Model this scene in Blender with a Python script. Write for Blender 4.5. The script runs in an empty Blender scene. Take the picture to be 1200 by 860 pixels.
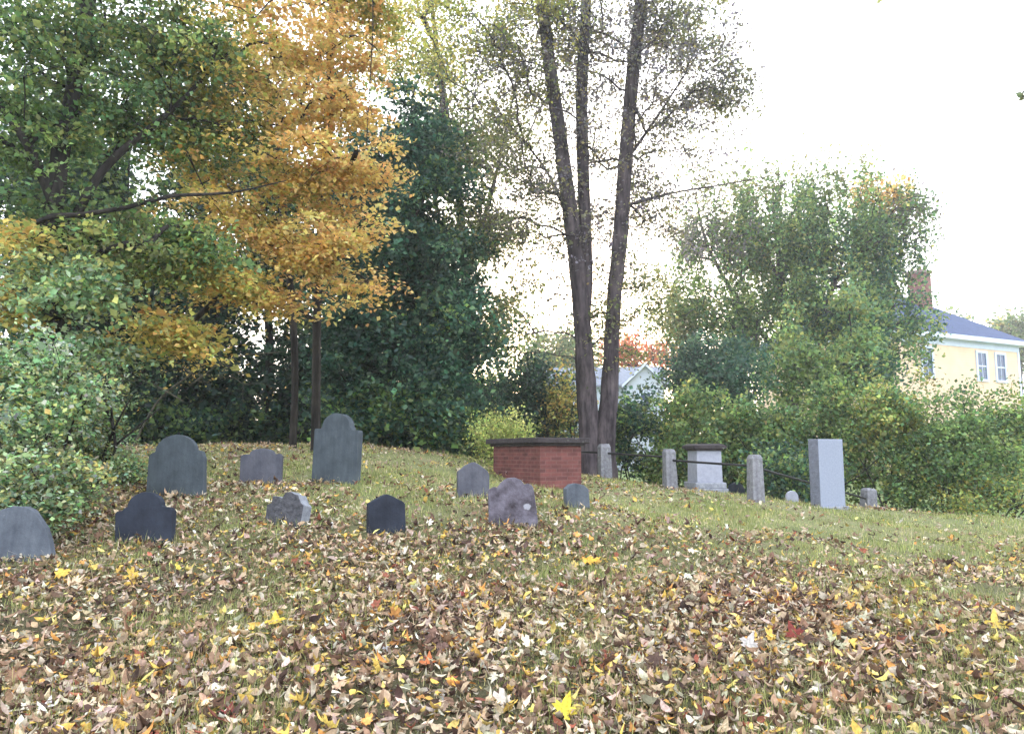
import bpy, bmesh, math, random
import numpy as np
from mathutils import Vector

random.seed(7)
rng = np.random.default_rng(11)
sc = bpy.context.scene
C = sc.collection
R = math.radians

# ------------------------------------------------------------------ camera, sky, sun, exposure
FPX, EYE, PITCH = 890.0, 1.4, math.atan(100 / 890.0)
cam_d = bpy.data.cameras.new('camera')
cam = bpy.data.objects.new('camera', cam_d)
C.objects.link(cam)
cam_d.sensor_width = 36
cam_d.lens = 36 * FPX / 1200
cam_d.clip_start = 0.05
cam_d.clip_end = 3000
cam.location = (0, 0, EYE)
cam.rotation_euler = (R(90) + PITCH, 0, 0)
sc.camera = cam

SUN_EL, SUN_AZ = R(9), R(2.6)          # azimuth to the right of +Y
w = bpy.data.worlds.new('World')
sc.world = w
w.use_nodes = True
nt = w.node_tree
nt.nodes.clear()
o_ = nt.nodes.new('ShaderNodeOutputWorld')
bg = nt.nodes.new('ShaderNodeBackground')
sky = nt.nodes.new('ShaderNodeTexSky')
sky.sky_type = 'NISHITA'
sky.sun_disc = False
sky.sun_elevation = SUN_EL
sky.sun_rotation = SUN_AZ
sky.air_density = 1.0
sky.dust_density = 2.5
sky.ozone_density = 1.0
veil = nt.nodes.new('ShaderNodeMixRGB')      # thin high cloud whitening the evening sky
veil.inputs[0].default_value = 0.72
veil.inputs[2].default_value = (6.75, 7.1, 7.95, 1)
nt.links.new(sky.outputs[0], veil.inputs[1])
nt.links.new(veil.outputs[0], bg.inputs[0])
bg.inputs[1].default_value = 0.12
nt.links.new(bg.outputs[0], o_.inputs[0])

sun_d = bpy.data.lights.new('sun', 'SUN')
sun_d.energy = 1.0
sun_d.angle = R(12)
sun_d.color = (1.0, 0.86, 0.68)
sun = bpy.data.objects.new('sun', sun_d)
C.objects.link(sun)
sd = Vector((math.sin(SUN_AZ) * math.cos(SUN_EL), math.cos(SUN_AZ) * math.cos(SUN_EL), math.sin(SUN_EL)))
sun.rotation_euler = sd.to_track_quat('Z', 'Y').to_euler()
sun.location = sd * 60

sc.view_settings.view_transform = 'Standard'
sc.view_settings.look = 'None'
sc.view_settings.gamma = 1
sc.view_settings.use_curve_mapping = False
sc.view_settings.exposure = 2.35
sc.render.engine = 'CYCLES'
cy = sc.cycles
cy.max_bounces = 6
cy.diffuse_bounces = 3
cy.glossy_bounces = 2
cy.transmission_bounces = 4
cy.volume_bounces = 1
cy.transparent_max_bounces = 6
cy.caustics_reflective = False
cy.caustics_refractive = False
cy.use_denoising = True
try:
    cy.denoiser = 'OPENIMAGEDENOISE'
except Exception:
    pass
sc.render.film_transparent = False

# ------------------------------------------------------------------ helpers
def S(r, g, b):
    f = lambda c: ((c / 255) / 12.92) if c <= 10 else (((c / 255) + .055) / 1.055) ** 2.4
    return (f(r), f(g), f(b))

def P(px, py, d):
    """point of the place at distance d in front of the photographer"""
    u = (px - 600) / FPX
    v = (430 - py) / FPX
    yc = math.cos(PITCH) - v * math.sin(PITCH)
    zc = math.sin(PITCH) + v * math.cos(PITCH)
    return np.array((u / yc * d, d, EYE + zc / yc * d))

def tag(o, label=None, cat=None, group=None, kind=None):
    if label: o['label'] = label
    if cat: o['category'] = cat
    if group: o['group'] = group
    if kind: o['kind'] = kind
    return o

def empty(name, loc, label, cat, group=None, rz=0):
    o = bpy.data.objects.new(name, None)
    C.objects.link(o)
    o.location = loc
    o.rotation_euler = (0, 0, rz)
    o.empty_display_size = 0.2
    return tag(o, label, cat, group)

def link(name, me, mat, parent=None):
    o = bpy.data.objects.new(name, me)
    C.objects.link(o)
    for m in (mat if isinstance(mat, (list, tuple)) else [mat]):
        me.materials.append(m)
    if parent: o.parent = parent
    return o

def raw_mesh(name, V, T, col=None, smooth=False, quads=False):
    V = np.asarray(V, dtype=np.float32).reshape(-1, 3)
    T = np.asarray(T, dtype=np.int32)
    k = T.shape[1]
    me = bpy.data.meshes.new(name)
    me.vertices.add(len(V))
    me.vertices.foreach_set('co', V.ravel())
    me.loops.add(T.size)
    me.loops.foreach_set('vertex_index', T.ravel())
    me.polygons.add(len(T))
    me.polygons.foreach_set('loop_start', np.arange(0, T.size, k, dtype=np.int32))
    me.polygons.foreach_set('loop_total', np.full(len(T), k, dtype=np.int32))
    if smooth:
        me.polygons.foreach_set('use_smooth', np.ones(len(T), dtype=bool))
    if col is not None:
        a = me.attributes.new('col', 'FLOAT_COLOR', 'POINT')
        c4 = np.ones((len(V), 4), dtype=np.float32)
        c4[:, :3] = col
        a.data.foreach_set('color', c4.ravel())
    me.update(calc_edges=True)
    me.validate(clean_customdata=False)
    return me

def bm_obj(name, bm, mat, parent=None, smooth=False, bevel=0, seg=2):
    bmesh.ops.recalc_face_normals(bm, faces=bm.faces[:])
    me = bpy.data.meshes.new(name)
    bm.to_mesh(me)
    bm.free()
    if smooth:
        me.polygons.foreach_set('use_smooth', np.ones(len(me.polygons), dtype=bool))
    o = link(name, me, mat, parent)
    if bevel:
        b = o.modifiers.new('bevel', 'BEVEL')
        b.width = bevel
        b.segments = seg
        b.limit_method = 'ANGLE'
        b.angle_limit = R(40)
    return o

def box(bm, x0, x1, y0, y1, z0, z1):
    v = [bm.verts.new(p) for p in ((x0, y0, z0), (x1, y0, z0), (x1, y1, z0), (x0, y1, z0),
                                   (x0, y0, z1), (x1, y0, z1), (x1, y1, z1), (x0, y1, z1))]
    for f in ((0, 3, 2, 1), (4, 5, 6, 7), (0, 1, 5, 4), (1, 2, 6, 5), (2, 3, 7, 6), (3, 0, 4, 7)):
        bm.faces.new([v[i] for i in f])
    return v

# ------------------------------------------------------------------ materials
def mat(name, rough=0.8, spec=0.3):
    m = bpy.data.materials.new(name)
    m.use_nodes = True
    n = m.node_tree
    b = n.nodes['Principled BSDF']
    b.inputs['Roughness'].default_value = rough
    b.inputs['Specular IOR Level'].default_value = spec
    return m, n, b

def N(n, t, **kw):
    x = n.nodes.new(t)
    for k, v in kw.items():
        if k in x.inputs: x.inputs[k].default_value = v
        else: setattr(x, k, v)
    return x

def noise(n, scale, detail=4, rough=.6, coord='Object', stretch=None):
    t = N(n, 'ShaderNodeTexCoord')
    x = N(n, 'ShaderNodeTexNoise')
    x.inputs['Scale'].default_value = scale
    x.inputs['Detail'].default_value = detail
    x.inputs['Roughness'].default_value = rough
    if stretch:
        mp = N(n, 'ShaderNodeMapping')
        mp.inputs['Scale'].default_value = stretch
        n.links.new(t.outputs[coord], mp.inputs[0])
        n.links.new(mp.outputs[0], x.inputs['Vector'])
    else:
        n.links.new(t.outputs[coord], x.inputs['Vector'])
    return x

def ramp(n, src, stops):
    r = N(n, 'ShaderNodeValToRGB')
    e = r.color_ramp.elements
    while len(e) > 1: e.remove(e[-1])
    e[0].position, e[0].color = stops[0][0], (*stops[0][1], 1)
    for p, c in stops[1:]:
        q = e.new(p)
        q.color = (*c, 1)
    n.links.new(src, r.inputs[0])
    return r

def mixc(n, fac, a, b, mode='MIX'):
    x = N(n, 'ShaderNodeMixRGB', blend_type=mode)
    for i, s in ((0, fac), (1, a), (2, b)):
        if hasattr(s, 'links'): n.links.new(s, x.inputs[i])
        elif i == 0: x.inputs[0].default_value = s
        else: x.inputs[i].default_value = (*s, 1)
    return x

def bump(n, b, h, strength=.4, dist=.02, prev=None):
    x = N(n, 'ShaderNodeBump')
    x.inputs['Strength'].default_value = strength
    x.inputs['Distance'].default_value = dist
    n.links.new(h, x.inputs['Height'])
    if prev: n.links.new(prev.outputs[0], x.inputs['Normal'])
    n.links.new(x.outputs[0], b.inputs['Normal'])
    return x

def leaf_mat(name, rough=.55, trans=.4, mott=30, spec=.35):
    m, n, b = mat(name, rough, spec)
    a = N(n, 'ShaderNodeAttribute', attribute_name='col')
    nz = noise(n, mott, 3)
    r = ramp(n, nz.outputs[0], [(.3, (.62, .62, .62)), (.7, (1.25, 1.25, 1.25))])
    c = mixc(n, 1.0, a.outputs['Color'], r.outputs[0], 'MULTIPLY')
    n.links.new(c.outputs[0], b.inputs['Base Color'])
    if trans:
        t = N(n, 'ShaderNodeBsdfTranslucent')
        n.links.new(c.outputs[0], t.inputs[0])
        mx = N(n, 'ShaderNodeMixShader')
        mx.inputs[0].default_value = trans
        n.links.new(b.outputs[0], mx.inputs[1])
        n.links.new(t.outputs[0], mx.inputs[2])
        n.links.new(mx.outputs[0], n.nodes['Material Output'].inputs[0])
    return m

M_LEAF = leaf_mat('living_leaf', .5, .48, 6)
M_LITTER = leaf_mat('dry_leaf', .75, .12, 45, .15)
M_GRASS = leaf_mat('grass_blade', .6, .3, 2, .25)

def bark_mat(name, c1, c2, sc_=9):
    m, n, b = mat(name, .9, .15)
    nz = noise(n, sc_, 6, .65, stretch=(1, 1, .18))
    r = ramp(n, nz.outputs[0], [(.35, c1), (.62, c2)])
    n2 = noise(n, 2.2, 3)
    r2 = ramp(n, n2.outputs[0], [(.4, (.75, .75, .75)), (.65, (1.25, 1.28, 1.2))])
    c = mixc(n, 1, r.outputs[0], r2.outputs[0], 'MULTIPLY')
    n.links.new(c.outputs[0], b.inputs['Base Color'])
    bump(n, b, nz.outputs[0], .9, .04)
    return m

M_BARK = bark_mat('grey_brown_bark', (.022, .017, .021), (.100, .080, .088))
M_BARKD = bark_mat('dark_bark', (.012, .011, .010), (.045, .038, .034))

def stone_mat(name, base, dark, lichen=None, l_amt=.62, grain=1.0, streak=True, bstr=.5):
    m, n, b = mat(name, .82, .25)
    nz = noise(n, 5 * grain, 8, .65)
    r = ramp(n, nz.outputs[0], [(.3, dark), (.68, base)])
    out = r.outputs[0]
    if streak:
        ns = noise(n, 3.2, 5, .6, stretch=(5, 5, .7))
        rs = ramp(n, ns.outputs[0], [(.38, (.62, .62, .66)), (.6, (1.12, 1.1, 1.08))])
        out = mixc(n, .45, out, rs.outputs[0], 'MULTIPLY').outputs[0]
    fine = noise(n, 130, 3, .7)
    rf = ramp(n, fine.outputs[0], [(.3, (.8, .8, .8)), (.7, (1.18, 1.18, 1.18))])
    out = mixc(n, .7, out, rf.outputs[0], 'MULTIPLY').outputs[0]
    if lichen:
        nl = noise(n, 7, 7, .72)
        rl = ramp(n, nl.outputs[0], [(l_amt, (0, 0, 0)), (l_amt + .05, (1, 1, 1))])
        out = mixc(n, rl.outputs[0], out, lichen).outputs[0]
    n.links.new(out, b.inputs['Base Color'])
    k = bump(n, b, nz.outputs[0], bstr, .03)
    bump(n, b, fine.outputs[0], .3, .004, k)
    return m

M_SLATE_BLUE = stone_mat('blue_grey_slate', (.115, .132, .155), (.06, .07, .088), (.26, .28, .30), .66)
M_SLATE_NAVY = stone_mat('dark_navy_slate', (.028, .035, .052), (.011, .014, .022), (.22, .23, .25), .76)
M_SLATE_GREEN = stone_mat('green_grey_slate', (.078, .096, .110), (.045, .056, .066), (.2, .23, .22), .7)
M_SLATE_PURP = stone_mat('purple_grey_slate', (.115, .118, .142), (.065, .067, .084), (.24, .25, .27), .7)
M_SLATE_SPOT = stone_mat('mottled_sandstone', (.17, .155, .19), (.022, .016, .02), (.26, .26, .28), .66, 1.3, False, bstr=.9)
n = M_SLATE_SPOT.node_tree; b = n.nodes['Principled BSDF']
tc_ = N(n, 'ShaderNodeTexCoord'); mp_ = N(n, 'ShaderNodeMapping'); mp_.inputs['Location'].default_value = (-.16, 0, -.20); mp_.inputs['Scale'].default_value = (1, 0, 1)
n.links.new(tc_.outputs['Object'], mp_.inputs[0])
ln_ = N(n, 'ShaderNodeVectorMath', operation='LENGTH'); n.links.new(mp_.outputs[0], ln_.inputs[0])
nz_ = noise(n, 22, 4); ad_ = N(n, 'ShaderNodeMath', operation='MULTIPLY_ADD'); n.links.new(nz_.outputs[0], ad_.inputs[0]); ad_.inputs[1].default_value = .05; n.links.new(ln_.outputs['Value'], ad_.inputs[2])
rp_ = ramp(n, ad_.outputs[0], [(.058, (1, 1, 1)), (.068, (0, 0, 0))])
old_ = b.inputs['Base Color'].links[0].from_socket
mx_ = mixc(n, rp_.outputs[0], old_, (.30, .30, .33)); n.links.new(mx_.outputs[0], b.inputs['Base Color'])
M_FIELD = stone_mat('dark_rough_stone', (.10, .10, .11), (.028, .028, .034), (.2, .21, .2), .66, 3, False, 1)
M_PALE = stone_mat('pale_edge_stone', (.26, .275, .30), (.14, .15, .17), None, .6, 2.4, False, .8)
M_GRANITE = stone_mat('pale_granite', (.30, .33, .41), (.245, .27, .34), None, .6, 6, False, .15)
M_GRANROUGH = stone_mat('rough_granite', (.36, .37, .41), (.20, .21, .24), (.2, .22, .2), .64, 3, False, .8)
M_GRANSIDE = stone_mat('rock_faced_granite', (.20, .21, .26), (.12, .13, .16), None, .6, 3, False, .9)
M_POST = stone_mat('post_granite', (.27, .27, .295), (.14, .138, .15), (.27, .29, .26), .6, 3, True, .9)
M_CAP = stone_mat('dark_slate_cap', (.058, .048, .050), (.025, .021, .023), (.16, .17, .16), .62, 3, False, .6)
M_MARBLE = stone_mat('weathered_marble', (.37, .38, .45), (.29, .30, .36), (.26, .27, .28), .68, 2, False, .3)

def simple(name, c, rough=.7, sc_=8, var=.2, bst=.2, metal=0):
    m, n, b = mat(name, rough)
    nz = noise(n, sc_, 5)
    r = ramp(n, nz.outputs[0], [(.3, tuple(x * (1 - var) for x in c)), (.7, tuple(x * (1 + var) for x in c))])
    n.links.new(r.outputs[0], b.inputs['Base Color'])
    b.inputs['Metallic'].default_value = metal
    bump(n, b, nz.outputs[0], bst, .01)
    return m

M_IRON = simple('black_iron', (.02, .02, .022), .55, 30, .4, .3, .3)
M_WHITE = simple('white_trim', (.62, .68, .82), .6, 3, .06, .05)
M_GLASS, _n, _b = mat('window_glass', .12, .6)
_b.inputs['Base Color'].default_value = (.04, .065, .13, 1)

def lap_mat(name, c):
    m, n, b = mat(name, .7)
    t = N(n, 'ShaderNodeTexCoord')
    s = N(n, 'ShaderNodeSeparateXYZ')
    n.links.new(t.outputs['Object'], s.inputs[0])
    q = N(n, 'ShaderNodeMath', operation='MULTIPLY'); q.inputs[1].default_value = 7.0
    n.links.new(s.outputs[2], q.inputs[0])
    f = N(n, 'ShaderNodeMath', operation='FRACT')
    n.links.new(q.outputs[0], f.inputs[0])
    nz = noise(n, 1.5, 4)
    r = ramp(n, nz.outputs[0], [(.3, tuple(x * .9 for x in c)), (.7, tuple(x * 1.06 for x in c))])
    n.links.new(r.outputs[0], b.inputs['Base Color'])
    bump(n, b, f.outputs[0], .6, .02)
    return m

M_YELLOW = lap_mat('yellow_clapboard', (.82, .60, .42))
M_WCLAP = lap_mat('white_clapboard', (.55, .60, .70))
M_ROOF = simple('blue_grey_shingle', (.045, .066, .135), .8, 5, .2, .3)
M_ROOF2 = simple('grey_shingle', (.16, .18, .22), .8, 5, .2, .3)

def brick_mat(name, c1, c2, mortar, bw=.21, bh=.066, ms=.008, contrast=1):
    m, n, b = mat(name, .88, .2)
    uv = N(n, 'ShaderNodeUVMap')
    br = N(n, 'ShaderNodeTexBrick')
    br.inputs['Scale'].default_value = 1
    br.inputs['Brick Width'].default_value = bw
    br.inputs['Row Height'].default_value = bh
    br.inputs['Mortar Size'].default_value = ms
    br.inputs['Mortar Smooth'].default_value = .3
    br.inputs['Color1'].default_value = (*c1, 1)
    br.inputs['Color2'].default_value = (*c2, 1)
    br.inputs['Mortar'].default_value = (*mortar, 1)
    n.links.new(uv.outputs[0], br.inputs['Vector'])
    nz = noise(n, 5, 6, .7)
    r = ramp(n, nz.outputs[0], [(.3, (.62, .62, .65)), (.68, (1.3, 1.25, 1.25))])
    c = mixc(n, .85, br.outputs['Color'], r.outputs[0], 'MULTIPLY')
    # a smear of pale lime below the slab
    n2 = noise(n, 2.6, 5, .75, stretch=(1, 1, 2.2))
    r2 = ramp(n, n2.outputs[0], [(.665, (0, 0, 0)), (.70, (1, 1, 1))])
    c2_ = mixc(n, r2.outputs[0], c.outputs[0], (.42, .33, .33))
    n.links.new(c2_.outputs[0], b.inputs['Base Color'])
    inv = N(n, 'ShaderNodeMath', operation='SUBTRACT'); inv.inputs[0].default_value = 1
    n.links.new(br.outputs['Fac'], inv.inputs[1])
    k = bump(n, b, inv.outputs[0], .7, .01)
    bump(n, b, nz.outputs[0], .4, .01, k)
    return m

M_BRICK = brick_mat('red_brick', (.185, .068, .058), (.105, .042, .040), (.17, .085, .075), ms=.009)
M_BRICKF = brick_mat('chimney_brick', (.26, .11, .09), (.20, .085, .075), (.24, .18, .16))

# ------------------------------------------------------------------ terrain (a knoll, falling away to the right and behind)
ctrl = [P(*q) for q in (
    (600, 855, 3.9), (50, 855, 3.9), (1150, 855, 3.9), (600, 740, 5.6), (50, 738, 5.6), (1150, 742, 5.6),
    (600, 650, 8.0), (1190, 655, 9.6), (900, 650, 8.6), (30, 655, 7.3), (173, 634, 8.0), (207, 579, 10.0),
    (396, 564, 11.0), (306, 568, 11.0), (341, 615, 8.6), (452, 620, 8.3), (601, 612, 8.8), (553, 584, 10.3),
    (674, 590, 10.0), (633, 571, 13.0), (709, 562, 18.0), (785, 573, 16.0), (885, 587, 14.0), (970, 595, 14.5),
    (1016, 599, 17.0), (826, 576, 17.0), (1200, 609, 16.0), (1060, 600, 16.0), (1100, 620, 12.5), (800, 605, 11.5),
    (150, 525, 16.0), (300, 523, 16.0), (420, 523, 16.5), (500, 530, 17.0), (600, 546, 17.5), (480, 550, 13.0))]
ctrl += [np.array(q, float) for q in (
    (0, -6, -.1), (-8, -4, 0), (8, -4, -.1), (-5.5, 6, .25), (-9, 9, .85), (-14, 14, 1.3), (-9, 20, 1.35), (-3, 21, 1.25),
    (-10, 30, .9), (-25, 25, 1.0), (0, 24, .75), (2, 30, .2), (4, 22, .35), (8, 20, -.35), (12, 22, -.8), (18, 18, -.9), (14, 32, -.6),
    (26, 42, .6), (0, 50, .2), (-25, 50, .8), (40, 30, -.3), (45, 55, 1), (16, 8, -.5), (-20, 4, .5), (22, 0, -.6))]
ctrl = np.array(ctrl)
def _U(r2): return np.where(r2 > 1e-9, .5 * r2 * np.log(r2 + 1e-12), 0)
_n = len(ctrl)
_K = _U(((ctrl[:, None, :2] - ctrl[None, :, :2]) ** 2).sum(-1)) + np.eye(_n) * 1.0
_Pm = np.c_[np.ones(_n), ctrl[:, :2]]
_A = np.block([[_K, _Pm], [_Pm.T, np.zeros((3, 3))]])
_wt = np.linalg.solve(_A, np.r_[ctrl[:, 2], np.zeros(3)])
def ground(x, y):
    x = np.atleast_1d(np.asarray(x, float)); y = np.atleast_1d(np.asarray(y, float))
    out = np.empty(len(x))
    for a in range(0, len(x), 20000):
        xs, ys = x[a:a + 20000], y[a:a + 20000]
        r2 = (xs[:, None] - ctrl[None, :, 0]) ** 2 + (ys[:, None] - ctrl[None, :, 1]) ** 2
        z = _U(r2) @ _wt[:_n] + _wt[_n] + _wt[_n + 1] * xs + _wt[_n + 2] * ys
        r = np.hypot(xs - 4, ys - 22)
        t = np.clip((r - 30) / 30, 0, 1); t = t * t * (3 - 2 * t)
        z = z * (1 - t) + .2 * t
        z += .018 * np.sin(xs * 2.1 + 1.3 * np.sin(ys * 1.1)) * np.sin(ys * 1.7 + .6) * (r < 60)
        out[a:a + 20000] = z
    return out
def gz(x, y): return float(ground(x, y)[0])
def G(px, d):
    p = P(px, 560, d)
    return np.array((p[0], d, gz(p[0], d)))

m, n, b = mat('turf', .95, .1)
n1 = noise(n, 1.1, 6, .7)
n2 = noise(n, 26, 6, .75)
n3 = noise(n, 95, 4, .7)
g1 = ramp(n, n1.outputs[0], [(.35, (.13, .155, .06)), (.52, (.19, .205, .09)), (.66, (.23, .21, .12))])
g2 = ramp(n, n2.outputs[0], [(.32, (.40, .42, .40)), (.5, (.95, .95, .95)), (.68, (1.45, 1.4, 1.3))])
c = mixc(n, .9, g1.outputs[0], g2.outputs[0], 'MULTIPLY')
tc0 = N(n, 'ShaderNodeTexCoord'); sx0 = N(n, 'ShaderNodeSeparateXYZ'); n.links.new(tc0.outputs['Object'], sx0.inputs[0])
mr0 = N(n, 'ShaderNodeMapRange'); mr0.inputs['From Min'].default_value = 6; mr0.inputs['From Max'].default_value = 11; mr0.inputs['To Min'].default_value = .85; mr0.inputs['To Max'].default_value = 0
n.links.new(sx0.outputs[1], mr0.inputs['Value'])
c = mixc(n, mr0.outputs[0], c.outputs[0], (.065, .055, .032))
g3 = ramp(n, n3.outputs[0], [(.60, (0, 0, 0)), (.68, (1, 1, 1))])
c = mixc(n, g3.outputs[0], c.outputs[0], (.36, .27, .17))
tc_ = N(n, 'ShaderNodeTexCoord'); sx_ = N(n, 'ShaderNodeSeparateXYZ'); n.links.new(tc_.outputs['Object'], sx_.inputs[0])
mr = N(n, 'ShaderNodeMapRange'); mr.inputs['From Min'].default_value = 20; mr.inputs['From Max'].default_value = 25
n.links.new(sx_.outputs[1], mr.inputs['Value'])
c = mixc(n, mr.outputs[0], c.outputs[0], (.17, .22, .085))
n.links.new(c.outputs[0], b.inputs['Base Color'])
bump(n, b, n2.outputs[0], .8, .03)
M_TURF = m

def axis(lo, hi, inner_lo, inner_hi, fine, coarse):
    a = list(np.arange(inner_lo, inner_hi + 1e-6, fine))
    s = fine; x = inner_hi
    while x < hi:
        s = min(s * 1.25, coarse); x += s; a.append(min(x, hi))
    s = fine; x = inner_lo
    while x > lo:
        s = min(s * 1.25, coarse); x -= s; a.insert(0, max(x, lo))
    return np.array(sorted(set(np.round(a, 4))))
xs = axis(-900, 900, -14, 16, .25, 90)
ys = axis(-400, 1400, 1, 24, .25, 90)
gx, gy = np.meshgrid(xs, ys)
gzv = ground(gx.ravel(), gy.ravel())
V = np.c_[gx.ravel(), gy.ravel(), gzv]
nx, ny = len(xs), len(ys)
i = (np.arange(ny - 1)[:, None] * nx + np.arange(nx - 1)[None]).ravel()
T = np.c_[i, i + 1, i + nx + 1, i + nx]
tag(link('ground', raw_mesh('ground', V, T, smooth=True), M_TURF), kind='structure')

# ------------------------------------------------------------------ leaves and trees
def noise3(p, f, seed=0):
    r = np.random.default_rng(1000 + seed)
    s = np.zeros(len(p))
    for k in range(9):
        d = r.normal(size=3); d /= np.linalg.norm(d)
        s += np.sin(p @ d * f * (0.6 + 1.1 * r.random()) * 2 + r.random() * 6.28)
    return s / 3.0

LEAF_V = np.array([(0, 0, 0), (-.34, .48, .10), (0, .52, 0), (.34, .48, .10), (0, 1, -.06)])
LEAF_T = np.array([(0, 2, 1), (0, 3, 2), (1, 2, 4), (2, 3, 4)])
LEAF_T2 = np.array([(0, 1, 2), (0, 2, 3)])
LEAF_V2 = np.array([(0, 0, 0), (-.34, .5, .08), (0, 1, -.04), (.34, .5, .08)])

def frames(nrm, yaw):
    nrm = nrm / np.linalg.norm(nrm, axis=1, keepdims=True)
    ref = np.where(np.abs(nrm[:, 2:3]) < .9, np.array([[0, 0, 1.]]), np.array([[1., 0, 0]]))
    a = np.cross(ref, nrm); a /= np.linalg.norm(a, axis=1, keepdims=True)
    b_ = np.cross(nrm, a)
    c, s = np.cos(yaw)[:, None], np.sin(yaw)[:, None]
    return a * c + b_ * s, -a * s + b_ * c, nrm

def place(tmpl, tris, pos, nrm, yaw, size, col, wide=None, bend=None):
    X, Y, Z = frames(nrm, yaw)
    n_, k = len(pos), len(tmpl)
    t = np.repeat(tmpl[None], n_, 0)
    if wide is not None: t[:, :, 0] *= wide[:, None]
    if bend is not None: t[:, :, 2] += bend[:, None] * ((t[:, :, 1] - .5) ** 2 + .8 * t[:, :, 0] ** 2)
    t *= size[:, None, None]
    V = pos[:, None] + t[:, :, 0:1] * X[:, None] + t[:, :, 1:2] * Y[:, None] + t[:, :, 2:3] * Z[:, None]
    T = (tris[None] + (np.arange(n_) * k)[:, None, None]).reshape(-1, 3)
    return V.reshape(-1, 3), T, np.repeat(col, k, 0)

def blob(px, py, d, rx, ry, rd, n, pal, spread=None, per=None, shell=.5, gap=None, leaf=None):
    return dict(c=P(px, py, d), r=np.array((rx / FPX * d, rd, ry / FPX * d)), n=n, pal=pal, spread=spread, per=per, shell=shell, gap=gap, leaf=leaf)

def crspline(pts, step=.25):
    pts = np.array(pts, float)
    q = np.vstack([2 * pts[0] - pts[1], pts, 2 * pts[-1] - pts[-2]])
    out = []
    for i in range(1, len(q) - 2):
        L = np.linalg.norm(q[i + 1][:3] - q[i][:3])
        k = max(2, int(L / step))
        for t in np.arange(k) / k:
            out.append(.5 * (2 * q[i] + (q[i + 1] - q[i - 1]) * t + (2 * q[i - 1] - 5 * q[i] + 4 * q[i + 1] - q[i + 2]) * t * t
                             + (-q[i - 1] + 3 * q[i] - 3 * q[i + 1] + q[i + 2]) * t ** 3))
    out.append(q[-2])
    return np.array(out)

def tube(pts, rad, sides, rough=0):
    pts = np.asarray(pts); rad = np.asarray(rad)
    tg = np.gradient(pts, axis=0); tg /= np.linalg.norm(tg, axis=1, keepdims=True) + 1e-9
    ref = np.array([1., 0, 0]) if abs(tg[:, 0]).mean() < .7 else np.array([0, 1., 0])
    a = np.cross(tg, ref); a /= np.linalg.norm(a, axis=1, keepdims=True) + 1e-9
    b_ = np.cross(tg, a)
    an = np.arange(sides) / sides * 2 * np.pi
    rr = rad[:, None] * np.ones((1, sides))
    if rough:
        rr = rr * (1 + rough * np.sin(an[None] * 3 + pts[:, 2:3] * .8) + rough * .7 * np.sin(an[None] * 5 - pts[:, 2:3] * 2.1)
                   + rng.normal(0, rough * .4, rr.shape))
    V = pts[:, None] + rr[..., None] * (np.cos(an)[None, :, None] * a[:, None] + np.sin(an)[None, :, None] * b_[:, None])
    k = len(pts)
    i = np.arange(k - 1)[:, None] * sides; j = np.arange(sides)[None]; j2 = (j + 1) % sides
    q = np.stack([i + j, i + j2, i + sides + j2, i + sides + j], -1).reshape(-1, 4)
    return V.reshape(-1, 3), q

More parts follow.
